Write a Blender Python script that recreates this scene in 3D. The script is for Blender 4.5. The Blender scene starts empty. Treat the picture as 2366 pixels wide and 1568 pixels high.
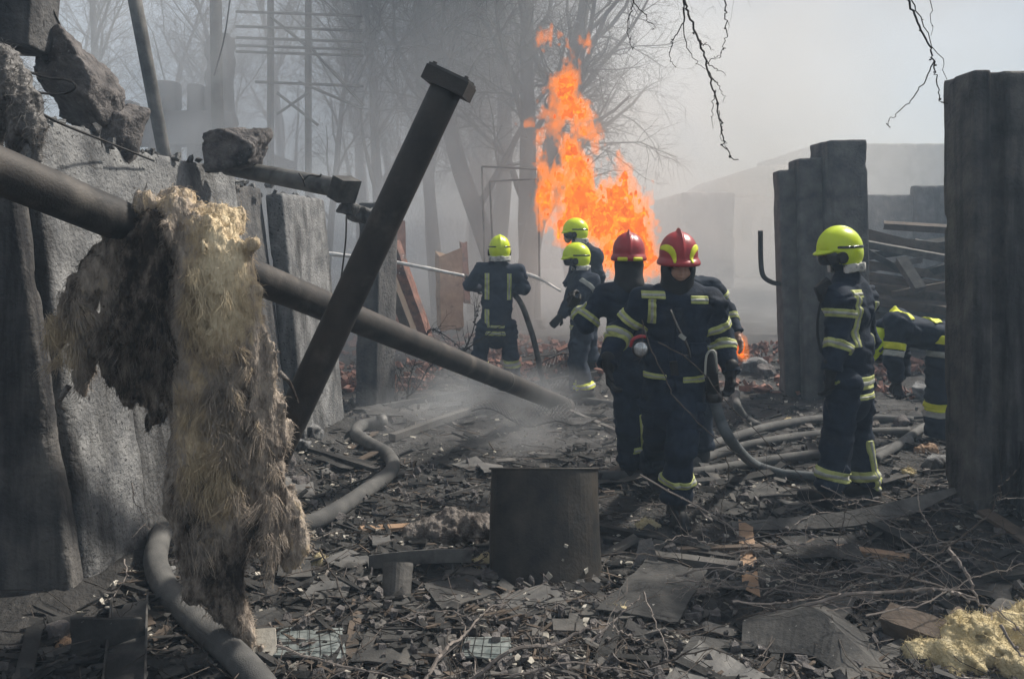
import bpy, math, random
import numpy as np
from mathutils import Vector, Matrix
random.seed(7); RNG = np.random.default_rng(7)
SC = bpy.context.scene
COL = SC.collection
R = math.radians

# ---------------------------------------------------------------- camera
CAM_Z, PITCH, FPX = 1.8, 0.0, 1839.0        # level camera with a vertical lens shift: uprights stay upright
cam_data = bpy.data.cameras.new('camera'); cam_data.lens = 28.0; cam_data.sensor_width = 36.0
cam_data.shift_y = -226.0/2365.0; cam_data.clip_start = 0.05; cam_data.clip_end = 1000
cam = bpy.data.objects.new('camera', cam_data); COL.objects.link(cam)
cam.location = (0, 0, CAM_Z); cam.rotation_euler = (R(90) - PITCH, 0, 0)
SC.camera = cam
# ---------------------------------------------------------------- light
SUN_EL, SUN_AZ = R(48), R(60)          # azimuth measured clockwise from +Y (the viewing direction)
world = bpy.data.worlds.new('World'); SC.world = world; world.use_nodes = True
nt = world.node_tree; nt.nodes.clear()
def N(t, kind, **kw):
    n = t.nodes.new(kind)
    for k, v in kw.items():
        if hasattr(n, k): setattr(n, k, v)
    return n
w_out = N(nt, 'ShaderNodeOutputWorld'); w_mix = N(nt, 'ShaderNodeMixShader')
w_sky = N(nt, 'ShaderNodeTexSky', sky_type='NISHITA', sun_disc=False, sun_elevation=SUN_EL, sun_rotation=SUN_AZ, dust_density=4.0)
b_sky = N(nt, 'ShaderNodeBackground'); b_sky.inputs[1].default_value = 0.11
b_smk = N(nt, 'ShaderNodeBackground'); b_smk.inputs[1].default_value = 0.66
w_tc = N(nt, 'ShaderNodeTexCoord')
w_no = N(nt, 'ShaderNodeTexNoise'); w_no.inputs['Scale'].default_value = 2.9; w_no.inputs['Detail'].default_value = 5; w_no.inputs['Roughness'].default_value = 0.5
w_rp = N(nt, 'ShaderNodeValToRGB')
els = w_rp.color_ramp.elements
els[0].position = 0.38; els[0].color = (0.26, 0.24, 0.205, 1)
els[1].position = 0.64; els[1].color = (0.56, 0.595, 0.62, 1)
e = els.new(0.50); e.color = (0.42, 0.39, 0.345, 1)
nt.links.new(w_tc.outputs['Generated'], w_no.inputs['Vector'])
nt.links.new(w_no.outputs['Fac'], w_rp.inputs['Fac'])
nt.links.new(w_rp.outputs['Color'], b_smk.inputs['Color'])
nt.links.new(w_sky.outputs['Color'], b_sky.inputs['Color'])
w_mix.inputs[0].default_value = 0.70
nt.links.new(b_sky.outputs[0], w_mix.inputs[1]); nt.links.new(b_smk.outputs[0], w_mix.inputs[2])
nt.links.new(w_mix.outputs[0], w_out.inputs['Surface'])
sun_d = bpy.data.lights.new('sun', 'SUN'); sun_d.energy = 4.1; sun_d.angle = R(4.0); sun_d.color = (1.0, 0.93, 0.83)
sun = bpy.data.objects.new('sun', sun_d); COL.objects.link(sun); sun.location = (10, 12, 20)
to_sun = Vector((math.sin(SUN_AZ) * math.cos(SUN_EL), math.cos(SUN_AZ) * math.cos(SUN_EL), math.sin(SUN_EL)))
sun.rotation_euler = to_sun.to_track_quat('Z', 'Y').to_euler()
SC.view_settings.view_transform = 'Standard'; SC.view_settings.look = 'None'
SC.view_settings.exposure = 0.60; SC.view_settings.gamma = 1.0
SC.render.engine = 'CYCLES'
cy = SC.cycles
cy.use_denoising = True; cy.max_bounces = 8; cy.diffuse_bounces = 2; cy.glossy_bounces = 2
cy.volume_bounces = 6; cy.transparent_max_bounces = 12; cy.sample_clamp_indirect = 4.0
cy.volume_step_rate = 1.0; cy.volume_max_steps = 128
HAZE = 0.0065
FIRE = 1.0
GAS = 4.2
# smoke puffs: centre, radii, density, colour, (noise scale, from, to, stretch)
PUFFS = [((-2.5, 17.5, 3.0), (12.0, 7.5, 8.0), 0.29, (0.985, 0.985, 1.0), (0.22, 0.30, 0.62, (1, 1, 1))),
         ((-2.6, 11.6, 1.6), (3.0, 2.4, 2.6), 0.36, (0.93, 0.965, 1.0), (0.6, 0.40, 0.66, (1, 1, 1))),
         ((-5.6, 12.2, 3.6), (3.8, 2.4, 2.8), 0.42, (0.94, 0.97, 1.0), (0.5, 0.38, 0.66, (1, 1, 1))),
         ((-0.1, 7.7, 0.12), (1.6, 1.5, 0.55), 1.0, (0.93, 0.96, 1.0), (1.5, 0.38, 0.66, (1, 1, 1.5))),
         ((1.6, 14.0, 1.8), (4.6, 2.0, 3.6), 0.34, (0.97, 0.87, 0.81), (0.6, 0.34, 0.64, (1, 1, 1))),
         ((8.0, 30.0, 5.0), (14.0, 8.0, 10.0), 0.17, (0.78, 0.71, 0.62), (0.16, 0.28, 0.60, (1, 1, 1)))]
# ---------------------------------------------------------------- layout helpers
def ray(x, y):
    u, v = (x - 1182.5) / FPX, (558.0 - y) / FPX
    return np.array([u, math.cos(PITCH) + v * math.sin(PITCH), v * math.cos(PITCH) - math.sin(PITCH)])
def P(x, y, d):
    r = ray(x, y); return np.array([0, 0, CAM_Z]) + r * (d / r[1])
def G(x, y, z=0.0):
    r = ray(x, y); return np.array([0, 0, CAM_Z]) + r * ((z - CAM_Z) / r[2])
# ---------------------------------------------------------------- numpy noise
def _h(i, j, k, s):
    n = (i.astype(np.uint32) * np.uint32(374761393) + j.astype(np.uint32) * np.uint32(668265263)
         + k.astype(np.uint32) * np.uint32(2147483647) + np.uint32((s * 974634777) & 0xffffffff))
    n = (n ^ (n >> np.uint32(13))) * np.uint32(1274126177)
    n = n ^ (n >> np.uint32(16))
    n = (n * np.uint32(2246822519)) ^ (n >> np.uint32(11))
    return (n & np.uint32(0xffff)).astype(np.float32) / 32767.5 - 1.0
def vnoise(p, s=0):
    p = np.asarray(p, np.float32); q = np.floor(p); f = p - q; i = q.astype(np.int64)
    f = f * f * f * (f * (f * 6 - 15) + 10)
    x, y, z = i[..., 0], i[..., 1], i[..., 2]; fx, fy, fz = f[..., 0], f[..., 1], f[..., 2]
    def l(a, b, t): return a + (b - a) * t
    return l(l(l(_h(x, y, z, s), _h(x+1, y, z, s), fx), l(_h(x, y+1, z, s), _h(x+1, y+1, z, s), fx), fy),
             l(l(_h(x, y, z+1, s), _h(x+1, y, z+1, s), fx), l(_h(x, y+1, z+1, s), _h(x+1, y+1, z+1, s), fx), fy), fz)
def fbm(p, oct=4, s=0, gain=0.5):
    p = np.asarray(p, np.float32); a, r, t = 1.0, 0.0, 0.0
    for o in range(oct):
        r = r + a * vnoise(p * (2.03 ** o) + 17.3 * o, s + o); t += a; a *= gain
    return r / t
def ss(x, a, b):
    t = np.clip((x - a) / (b - a), 0, 1); return t * t * (3 - 2 * t)
# ---------------------------------------------------------------- surface nets
def nets(fn, lo, hi, h, chunk=250000, lazy=0.02):
    lo = np.array(lo, float); hi = np.array(hi, float)
    n = np.maximum(np.ceil((hi - lo) / h).astype(int) + 1, 3)
    ax = [(lo[i] + h * np.arange(n[i])).astype(np.float32) for i in range(3)]
    B_ = 4                                     # a coarse pass finds the blocks the surface can cross
    nc = [int(math.ceil((n[i] - 1) / B_)) + 1 for i in range(3)]
    if lazy and min(n) > 6:
        cg = np.stack(np.meshgrid(*[(lo[i] + h * B_ * np.arange(nc[i])).astype(np.float32) for i in range(3)], indexing='ij'), -1)
        Fc = fn(cg.reshape(-1, 3)).astype(np.float32).reshape(nc)
        mn = None; cs = [(a, b, d) for a in (0, 1) for b in (0, 1) for d in (0, 1)]
        for o in cs:
            q = np.abs(Fc[o[0]:nc[0]-1+o[0], o[1]:nc[1]-1+o[1], o[2]:nc[2]-1+o[2]]); mn = q if mn is None else np.minimum(mn, q)
        need = (mn < h * B_ * 1.75 + lazy).repeat(B_, 0).repeat(B_, 1).repeat(B_, 2)
        val = np.sign(Fc[:-1, :-1, :-1]).repeat(B_, 0).repeat(B_, 1).repeat(B_, 2)
        pad = [(0, max(0, n[i] - need.shape[i])) for i in range(3)]
        need = np.pad(need, pad, mode='edge')[:n[0], :n[1], :n[2]]; F = np.pad(val, pad, mode='edge')[:n[0], :n[1], :n[2]].astype(np.float32)
        ix = np.nonzero(need)
        if len(ix[0]):
            pts = np.stack([ax[i][ix[i]] for i in range(3)], -1); res = np.empty(len(pts), np.float32)
            for a in range(0, len(pts), chunk): res[a:a+chunk] = fn(pts[a:a+chunk])
            F[ix] = res
    else:
        F = np.empty(tuple(n), np.float32)
        step = max(1, chunk // (n[1] * n[2]))
        for a in range(0, n[0], step):
            g = np.stack(np.meshgrid(ax[0][a:a+step], ax[1], ax[2], indexing='ij'), -1)
            F[a:a+step] = fn(g.reshape(-1, 3)).reshape(g.shape[:3])
    F[0] = F[-1] = 1; F[:, 0] = F[:, -1] = 1; F[:, :, 0] = F[:, :, -1] = 1   # closed at the border
    I = F < 0
    c = tuple(n - 1)
    cnt = np.zeros(c, np.float32); acc = np.zeros(c + (3,), np.float32)
    def sl(o): return tuple(slice(o[i], o[i] + c[i]) for i in range(3))
    corners = [(a, b, d) for a in (0, 1) for b in (0, 1) for d in (0, 1)]
    for A in corners:
        for k in range(3):
            if A[k]: continue
            B = list(A); B[k] = 1; B = tuple(B)
            fa, fb = F[sl(A)], F[sl(B)]
            m = (I[sl(A)] != I[sl(B)])
            t = np.where(m, fa / np.where(m, fa - fb, 1), 0)
            cnt += m
            for q in range(3):
                acc[..., q] += np.where(m, A[q] + (t if q == k else 0), 0)
    act = cnt > 0
    ids = np.full(c, -1, np.int64); ids[act] = np.arange(act.sum())
    cell = np.argwhere(act)
    V = lo + h * (cell + acc[act] / cnt[act][:, None])
    Q = []
    for k in range(3):
        a, b = (k + 1) % 3, (k + 2) % 3
        s0 = [slice(None)] * 3; s1 = [slice(None)] * 3
        s0[k] = slice(0, -1); s1[k] = slice(1, None)
        m = I[tuple(s0)] != I[tuple(s1)]
        e = np.argwhere(m)
        ok = (e[:, a] > 0) & (e[:, b] > 0) & (e[:, a] < n[a] - 1) & (e[:, b] < n[b] - 1)
        e = e[ok]
        ins = I[e[:, 0], e[:, 1], e[:, 2]]
        def cid(da, db):
            f = e.copy(); f[:, a] -= da; f[:, b] -= db
            return ids[f[:, 0], f[:, 1], f[:, 2]]
        q = np.stack([cid(1, 1), cid(0, 1), cid(0, 0), cid(1, 0)], 1)
        q[~ins] = q[~ins][:, ::-1]
        Q.append(q)
    return V, np.concatenate(Q)
# sdf primitives -----------------------------------------------------------
def cone(p, a, b, ra, rb):
    a = np.asarray(a, np.float32); b = np.asarray(b, np.float32); ab = b - a
    t = np.clip(((p - a) @ ab) / max(float(ab @ ab), 1e-9), 0, 1)
    return np.linalg.norm(p - a - t[:, None] * ab, axis=1) - (ra + (rb - ra) * t)
def ell(p, c, r):
    q = (p - np.asarray(c, np.float32)) / np.asarray(r, np.float32)
    k = np.linalg.norm(q, axis=1)
    return (k - 1) * min(r) * (1.0 if np.isscalar(r) else 1.0)
def box(p, c, s, r=0.0):
    q = np.abs(p - np.asarray(c, np.float32)) - (np.asarray(s, np.float32) - r)
    return np.linalg.norm(np.maximum(q, 0), axis=1) + np.minimum(q.max(1), 0) - r
def smin(a, b, k):
    h = np.clip(0.5 + 0.5 * (b - a) / k, 0, 1)
    return b + (a - b) * h - k * h * (1 - h)
# ---------------------------------------------------------------- mesh / object helpers
def mesh(name, V, F, mat=None, smooth=False):
    """F: (n,k) array, or a list of such arrays with different k"""
    V = np.asarray(V, np.float32)
    Fs = F if isinstance(F, list) else [F]
    Fs = [np.asarray(f, np.int32) for f in Fs if len(f)]
    me = bpy.data.meshes.new(name)
    loops = np.concatenate([f.ravel() for f in Fs]); tot = np.concatenate([np.full(len(f), f.shape[1], np.int32) for f in Fs])
    me.vertices.add(len(V)); me.vertices.foreach_set('co', V.ravel())
    me.loops.add(len(loops)); me.loops.foreach_set('vertex_index', loops)
    me.polygons.add(len(tot))
    st = np.concatenate([[0], np.cumsum(tot)[:-1]]).astype(np.int32)
    me.polygons.foreach_set('loop_start', st)
    me.polygons.foreach_set('use_smooth', np.full(len(tot), bool(smooth)))
    me.update(calc_edges=True); me.validate()
    for m in (mat if isinstance(mat, (list, tuple)) else [mat]):
        if m: me.materials.append(m)
    return me
def tag(o, label=None, cat=None, group=None, kind=None):
    if label: o['label'] = label
    if cat: o['category'] = cat
    if group: o['group'] = group
    if kind: o['kind'] = kind
    return o
def obj(name, VF, mat, parent=None, label=None, cat=None, group=None, kind=None, smooth=False):
    V = np.asarray(VF[0], float).copy(); F = VF[1]
    if parent is not None:
        off = np.array(WLOC[parent.name]); loc = np.zeros(3)
        V -= off; wl = off
    else:
        lo, hi = V.min(0), V.max(0); loc = np.array([(lo[0]+hi[0])/2, (lo[1]+hi[1])/2, lo[2]]); V -= loc; wl = loc
    o = bpy.data.objects.new(name, mesh(name, V, F, mat, smooth)); COL.objects.link(o)
    o.location = loc
    if parent is not None: o.parent = parent
    WLOC[o.name] = tuple(wl)
    return tag(o, label, cat, group, kind)
WLOC = {}
def thing(name, label, cat, loc, group=None):
    o = bpy.data.objects.new(name, None); COL.objects.link(o); o.empty_display_size = 0.1
    o.location = loc; WLOC[o.name] = tuple(float(v) for v in loc)
    return tag(o, label, cat, group)
def join(parts):
    Vs, Fs, n = [], {}, 0
    for V, F in parts:
        for f in (F if isinstance(F, list) else [F]):
            f = np.asarray(f)
            if len(f): Fs.setdefault(f.shape[1], []).append(f + n)
        Vs.append(np.asarray(V)); n += len(V)
    return np.concatenate(Vs), [np.concatenate(f) for f in Fs.values()]
# ---------------------------------------------------------------- shapes
def smooth_path(pts, n):
    pts = np.asarray(pts, float); m = len(pts)
    if m == 2:
        t = np.linspace(0, 1, n)[:, None]; return pts[0] * (1 - t) + pts[1] * t
    e = np.vstack([2*pts[0]-pts[1], pts, 2*pts[-1]-pts[-2]])
    u = np.linspace(0, m - 1, n); i = np.minimum(u.astype(int), m - 2); t = (u - i)[:, None]
    p0, p1, p2, p3 = e[i], e[i+1], e[i+2], e[i+3]
    return 0.5 * (2*p1 + (p2-p0)*t + (2*p0-5*p1+4*p2-p3)*t*t + (3*p1-p0-3*p2+p3)*t**3)
def tube(pts, rad, sides=10, cap=True, squash=1.0, inner=None):
    pts = np.asarray(pts, float); n = len(pts)
    rad = np.full(n, rad) if np.isscalar(rad) else np.interp(np.linspace(0, 1, n), np.linspace(0, 1, len(rad)), rad)
    T = np.gradient(pts, axis=0); T /= np.linalg.norm(T, axis=1)[:, None] + 1e-12
    u = np.cross(T[0], [0, 0, 1.0]);
    if np.linalg.norm(u) < 1e-3: u = np.cross(T[0], [0, 1.0, 0])
    u /= np.linalg.norm(u); V = []
    a = np.linspace(0, 2*np.pi, sides, endpoint=False)
    for i in range(n):
        u = u - T[i] * (u @ T[i]); u /= np.linalg.norm(u) + 1e-12; w = np.cross(T[i], u)
        V.append(pts[i] + rad[i] * (np.cos(a)[:, None] * u + np.sin(a)[:, None] * w * squash))
    V = np.concatenate(V)
    i = np.arange(n - 1)[:, None] * sides; j = np.arange(sides)[None, :]; j2 = (j + 1) % sides
    Q = np.stack([i + j, i + j2, i + sides + j2, i + sides + j], -1).reshape(-1, 4)
    Fs = [Q]
    if cap: Fs += [np.arange(sides)[::-1][None], (np.arange(sides) + (n-1)*sides)[None]]
    return V, Fs
def segs(A, B, ra, rb, sides=3):
    """many straight tapered rods at once"""
    A = np.asarray(A, float); B = np.asarray(B, float); n = len(A)
    T = B - A; T /= np.linalg.norm(T, axis=1)[:, None] + 1e-9
    ref = np.where(np.abs(T[:, 2:3]) > 0.9, np.array([[1.0, 0, 0]]), np.array([[0, 0, 1.0]]))
    u = np.cross(T, ref); u /= np.linalg.norm(u, axis=1)[:, None] + 1e-9; w = np.cross(T, u)
    a = np.linspace(0, 2*np.pi, sides, endpoint=False)
    ring = np.cos(a)[None, :, None] * u[:, None] + np.sin(a)[None, :, None] * w[:, None]
    ra = np.broadcast_to(ra, (n,))[:, None, None]; rb = np.broadcast_to(rb, (n,))[:, None, None]
    V = np.concatenate([A[:, None] + ra * ring, B[:, None] + rb * ring], 1).reshape(-1, 3)
    i = np.arange(n)[:, None] * 2 * sides; j = np.arange(sides)[None]; j2 = (j + 1) % sides
    Q = np.stack([i + j, i + j2, i + sides + j2, i + sides + j], -1).reshape(-1, 4)
    return V, Q
BOXF = np.array([[0,3,2,1],[4,5,6,7],[0,1,5,4],[1,2,6,5],[2,3,7,6],[3,0,4,7]])
def boxes(C, S, Rm, jit=0.0, rng=RNG, taper=None):
    """n jittered boxes: centres C, half sizes S, rotation matrices Rm"""
    n = len(C)
    c = np.array([[-1,-1,-1],[1,-1,-1],[1,1,-1],[-1,1,-1],[-1,-1,1],[1,-1,1],[1,1,1],[-1,1,1]], float)
    L = c[None] * np.asarray(S)[:, None]
    if jit: L = L * (1 + jit * rng.uniform(-1, 1, (n, 8, 3)))
    V = np.einsum('nij,nkj->nki', Rm, L) + np.asarray(C)[:, None]
    F = (np.arange(n)[:, None, None] * 8 + BOXF[None]).reshape(-1, 4)
    return V.reshape(-1, 3), F
def rots(yaw, pit, rol):
    yaw, pit, rol = np.broadcast_arrays(np.atleast_1d(yaw), np.atleast_1d(pit), np.atleast_1d(rol))
    cz, sz, cy_, sy, cx, sx = np.cos(yaw), np.sin(yaw), np.cos(pit), np.sin(pit), np.cos(rol), np.sin(rol)
    o, z = np.ones_like(cz), np.zeros_like(cz)
    def M(*r): return np.stack([np.stack(x, -1) for x in r], -2)
    return M((cz, -sz, z), (sz, cz, z), (z, z, o)) @ M((cy_, z, sy), (z, o, z), (-sy, z, cy_)) @ M((o, z, z), (z, cx, -sx), (z, sx, cx))
def frame(x, zref=(0, 0, 1)):
    """columns: x axis along x, y, z"""
    x = np.asarray(x, float); x = x / np.linalg.norm(x); z = np.asarray(zref, float)
    y = np.cross(z, x); y /= np.linalg.norm(y); z = np.cross(x, y)
    return np.stack([x, y, z], 1)
def plank(a, b, w, t, zref=(0, 0, 1), seed=0, rag=0.12, nseg=10, bend=0.0, warp=0.0, wb=None):
    """a split board from a to b with broken ends, gentle bend and uneven edges"""
    rng = np.random.default_rng(seed + 11)
    a = np.asarray(a, float); b = np.asarray(b, float); L = np.linalg.norm(b - a); M = frame(b - a, zref)
    wb = w if wb is None else wb
    u = np.linspace(0, 1, nseg); V = []
    e0, e1 = rng.uniform(-rag, rag, 4) * w, rng.uniform(-rag, rag, 4) * w
    for k, s in enumerate(u):
        ww = (w + (wb - w) * s) / 2 * (1 + rng.uniform(-.04, .04) * (0 if k in (0, nseg-1) else 1))
        tt = t / 2 * (1 + rng.uniform(-.05, .05))
        zz = bend * 4 * s * (1 - s); ang = warp * (s - .5)
        for q, (yy, zc) in enumerate(((-ww, -tt), (ww, -tt), (ww, tt), (-ww, tt))):
            xx = s * L + (e0[q] if k == 0 else e1[q] if k == nseg - 1 else 0)
            y2, z2 = yy * math.cos(ang) - zc * math.sin(ang), yy * math.sin(ang) + zc * math.cos(ang)
            V.append(a + M @ np.array([xx, y2, z2 + zz]))
    Q = [[i*4+j, i*4+(j+1) % 4, i*4+4+(j+1) % 4, i*4+4+j] for i in range(nseg-1) for j in range(4)]
    Q += [[3, 2, 1, 0], [(nseg-1)*4+j for j in range(4)]]
    return np.array(V), np.array(Q)
def profile(a, b, sec, zref=(0, 0, 1), nseg=2, closed=True, bend=0.0):
    """sweep a closed 2-D section (y,z) from a to b"""
    a = np.asarray(a, float); b = np.asarray(b, float); M = frame(b - a, zref); L = np.linalg.norm(b - a)
    sec = np.asarray(sec, float); m = len(sec); V = []
    for s in np.linspace(0, 1, nseg):
        for yy, zz in sec: V.append(a + M @ np.array([s * L, yy, zz + bend * 4 * s * (1 - s)]))
    Q = np.array([[i*m+j, i*m+(j+1) % m, i*m+m+(j+1) % m, i*m+m+j] for i in range(nseg-1) for j in range(m)])
    return np.array(V), [Q, np.arange(m)[::-1][None], (np.arange(m) + (nseg-1)*m)[None]]
def channel(w, hgt, t):
    return [(-w/2, 0), (w/2, 0), (w/2, hgt), (w/2-t, hgt), (w/2-t, t), (-w/2+t, t), (-w/2+t, hgt), (-w/2, hgt)]
def sheet(poly, thick, nrm_noise=0.01, seed=0, sub=0.05, bendfn=None):
    """an irregular flat-ish sheet: poly = 3-D outline of a quad-like piece (4 corners), gridded, waved, solid"""
    A, B, C, D = [np.asarray(p, float) for p in poly]
    nu = max(3, int(np.linalg.norm(B-A)/sub)); nv = max(3, int(np.linalg.norm(D-A)/sub))
    u, v = np.meshgrid(np.linspace(0, 1, nu), np.linspace(0, 1, nv), indexing='ij')
    rng = np.random.default_rng(seed)
    eu = 0.03*fbm(np.stack([v*9, u*0, u*0+seed], -1).reshape(-1, 3), 3, seed).reshape(u.shape)
    ev = 0.03*fbm(np.stack([u*9, u*0+5, u*0+seed], -1).reshape(-1, 3), 3, seed+3).reshape(u.shape)
    uu = u + eu*(2*u-1); vv = v + ev*(2*v-1)
    p = (A*((1-uu)*(1-vv))[..., None] + B*(uu*(1-vv))[..., None] + C*(uu*vv)[..., None] + D*((1-uu)*vv)[..., None])
    n = np.cross(B-A, D-A); n /= np.linalg.norm(n)
    if n[2] < 0: n = -n
    k = fbm(np.stack([p[..., 0]*4, p[..., 1]*4, p[..., 2]*4+seed], -1).reshape(-1, 3), 3, seed).reshape(u.shape)*nrm_noise
    if bendfn is not None: k = k + bendfn(u, v)
    top = p + n*(k + thick/2)[..., None]; bot = p + n*(k - thick/2)[..., None]
    V = np.concatenate([top.reshape(-1, 3), bot.reshape(-1, 3)]); m = nu*nv
    I = np.arange(m).reshape(nu, nv)
    Q = np.stack([I[:-1, :-1], I[1:, :-1], I[1:, 1:], I[:-1, 1:]], -1).reshape(-1, 4)
    rim = np.concatenate([I[:, 0], I[-1, 1:], I[-2::-1, -1], I[0, -2:0:-1]])
    r2 = np.roll(rim, -1)
    side = np.stack([rim, rim+m, r2+m, r2], 1)
    return V, np.concatenate([Q, Q[:, ::-1]+m, side])
def slab(size, h, seed=0, rough=0.006, chip=0.04, fn=None):
    """broken concrete block, base centred at the origin, size = full (x,y,z)"""
    s = np.array(size)/2
    def f(p):
        d = box(p, (0, 0, s[2]), s, 0.012)
        q = p + seed*13.1
        d = d + rough*fbm(q*9, 3, seed)
        if chip:
            # eat edges where the noise is high
            a = s - np.abs(p - np.array([0, 0, s[2]]))
            a = np.sort(a, 1); edge = a[:, 0] + a[:, 1]
            c = np.clip(vnoise(q*3.5, seed+5) - 0.25, 0, 1) * chip + np.clip(vnoise(q*11, seed+6) - .15, 0, 1) * chip*0.6 + np.clip(vnoise(q*26, seed+7), 0, 1)*chip*.15
            d = np.maximum(d, (c*2.0 - edge)*0.7)
        if fn is not None: d = np.maximum(d, fn(p))
        return d
    return nets(f, -s*[1, 1, 0] - 2.5*h, s*[1, 1, 2] + 2.5*h, h)
def place(VF, M, loc):
    return np.asarray(VF[0]) @ np.asarray(M).T + np.asarray(loc), VF[1]
# ---------------------------------------------------------------- materials
def mat(name, A, B, scale=4.0, stretch=(1, 1, 1), lo=0.35, hi=0.65, rough=0.85, metal=0.0, bump=0.3, bscale=40.0,
        stain=None, sscale=1.2, slo=0.5, shi=0.62, spec=0.3, speck=None, kscale=60.0, kth=0.7, bdist=0.01, sstretch=(1, 1, 1)):
    m = bpy.data.materials.new(name); m.use_nodes = True; t = m.node_tree; t.nodes.clear()
    out = N(t, 'ShaderNodeOutputMaterial'); b = N(t, 'ShaderNodeBsdfPrincipled')
    tc = N(t, 'ShaderNodeTexCoord'); mp = N(t, 'ShaderNodeMapping'); mp.inputs['Scale'].default_value = stretch
    t.links.new(tc.outputs['Object'], mp.inputs['Vector'])
    def noise(sc, det=5, src=mp.outputs[0], rg=0.6):
        n = N(t, 'ShaderNodeTexNoise'); n.inputs['Scale'].default_value = sc; n.inputs['Detail'].default_value = det
        n.inputs['Roughness'].default_value = rg; t.links.new(src, n.inputs['Vector']); return n.outputs['Fac']
    def ramp(src, a, bb, c0, c1):
        r = N(t, 'ShaderNodeValToRGB'); r.color_ramp.elements[0].position = a; r.color_ramp.elements[1].position = bb
        r.color_ramp.elements[0].color = tuple(c0) + (1,); r.color_ramp.elements[1].color = tuple(c1) + (1,)
        t.links.new(src, r.inputs['Fac']); return r.outputs['Color']
    col = ramp(noise(scale), lo, hi, A, B)
    def over(col, c, fac):
        x = N(t, 'ShaderNodeMix', data_type='RGBA'); t.links.new(fac, x.inputs[0])
        t.links.new(col, x.inputs[6]); x.inputs[7].default_value = tuple(c) + (1,); return x.outputs[2]
    if stain is not None:
        mp2 = N(t, 'ShaderNodeMapping'); mp2.inputs['Scale'].default_value = sstretch; t.links.new(tc.outputs['Object'], mp2.inputs['Vector'])
        col = over(col, stain, ramp(noise(sscale, 6, mp2.outputs[0]), slo, shi, (0, 0, 0), (1, 1, 1)))
    if speck is not None:
        col = over(col, speck, ramp(noise(kscale, 3), kth, kth + 0.04, (0, 0, 0), (1, 1, 1)))
    t.links.new(col, b.inputs['Base Color'])
    b.inputs['Roughness'].default_value = rough; b.inputs['Metallic'].default_value = metal
    b.inputs['Specular IOR Level'].default_value = spec
    if bump:
        bp = N(t, 'ShaderNodeBump'); bp.inputs['Strength'].default_value = min(bump, 1.0); bp.inputs['Distance'].default_value = bdist
        t.links.new(noise(bscale, 4), bp.inputs['Height']); t.links.new(bp.outputs[0], b.inputs['Normal'])
    t.links.new(b.outputs[0], out.inputs['Surface'])
    return m
M = {}
M['ground'] = mat('ash_ground', (0.018, 0.018, 0.018), (0.056, 0.053, 0.051), 7, lo=0.3, hi=0.7, bump=0.9, bscale=38, bdist=0.03,
                  stain=(0.11, 0.107, 0.104), sscale=1.3, slo=0.52, shi=0.72, speck=(0.33, 0.32, 0.29), kscale=34, kth=0.68)
M['concrete'] = mat('concrete', (0.12, 0.123, 0.128), (0.27, 0.272, 0.27), 6, bump=0.8, bscale=45, stain=(0.045, 0.044, 0.044),
                    sscale=2.2, slo=0.46, shi=0.66, speck=(0.04, 0.04, 0.042), kscale=42, kth=0.615, sstretch=(2.0, 2.0, 0.5), bdist=.025)
M['concrete_soot_shade'] = mat('sooty_shaded_concrete', (0.055, 0.056, 0.060), (0.15, 0.145, 0.14), 6, lo=.3, hi=.7, bump=0.9, bscale=34, bdist=.02, stain=(0.02, 0.02, 0.022),
                         sscale=1.5, slo=0.45, shi=0.68, sstretch=(2.2, 2.2, 0.35))  # soot tone; on the recessed wall post it also stands in for shade
M['concrete_dark'] = mat('sooty_backlit_concrete', (0.034, 0.035, 0.038), (0.145, 0.137, 0.128), 5, lo=.3, hi=.72, bump=0.9, bscale=34, bdist=.02, stain=(0.016, 0.016, 0.018),
                         sscale=2.4, slo=0.45, shi=0.62, sstretch=(2.6, 2.6, 0.25))  # soot, plus the shade of backlit slab faces put into the colour
M['concrete_pink'] = mat('rubble_stone', (0.065, 0.060, 0.061), (0.19, 0.175, 0.168), 11, lo=.3, hi=.7, bump=1.0, bscale=36, bdist=.025, stain=(0.035, 0.033, 0.034), sscale=4, speck=(.26, .25, .24), kscale=50, kth=.66)
M['pipe'] = mat('burnt_steel', (0.022, 0.022, 0.023), (0.060, 0.053, 0.048), 6, lo=.3, hi=.72, rough=0.62, metal=0.25, bump=0.25, bscale=90, spec=0.4,
                stain=(0.105, 0.095, 0.085), sscale=4.0, slo=0.55, shi=0.72)
M['pipe_grey'] = mat('grey_steel', (0.06, 0.06, 0.06), (0.13, 0.125, 0.118), 8, rough=0.6, metal=0.2, bump=0.25, bscale=90, stain=(0.028, 0.027, 0.027), sscale=2.5)
M['tin'] = mat('dull_tin', (0.10, 0.10, 0.10), (0.19, 0.185, 0.175), 5, rough=0.6, metal=0.3, bump=0.2, bscale=60, stain=(0.05, 0.048, 0.046), sscale=3)
M['drum'] = mat('scorched_drum', (0.022, 0.023, 0.024), (0.065, 0.058, 0.050), 5, rough=0.6, metal=0.3, bump=0.3, bscale=50, stain=(0.075, 0.062, 0.05),
                sscale=2.2, slo=0.55, shi=0.8, sstretch=(3, 3, 0.6))
M['hose'] = mat('dusty_hose', (0.085, 0.085, 0.083), (0.155, 0.152, 0.145), 9, rough=0.85, bump=0.4, bscale=160, stain=(0.065, 0.065, 0.065), sscale=3, slo=.4, shi=.7)
M['hose_blue'] = mat('blue_hose', (0.07, 0.085, 0.095), (0.12, 0.13, 0.135), 12, rough=0.75, bump=0.3, bscale=150)
M['cloth'] = mat('navy_cloth', (0.009, 0.016, 0.029), (0.020, 0.030, 0.050), 9, rough=0.8, bump=0.35, bscale=70, spec=0.15, bdist=0.015,
                 stain=(0.035, 0.036, 0.04), sscale=4, slo=0.56, shi=0.8)
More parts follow.
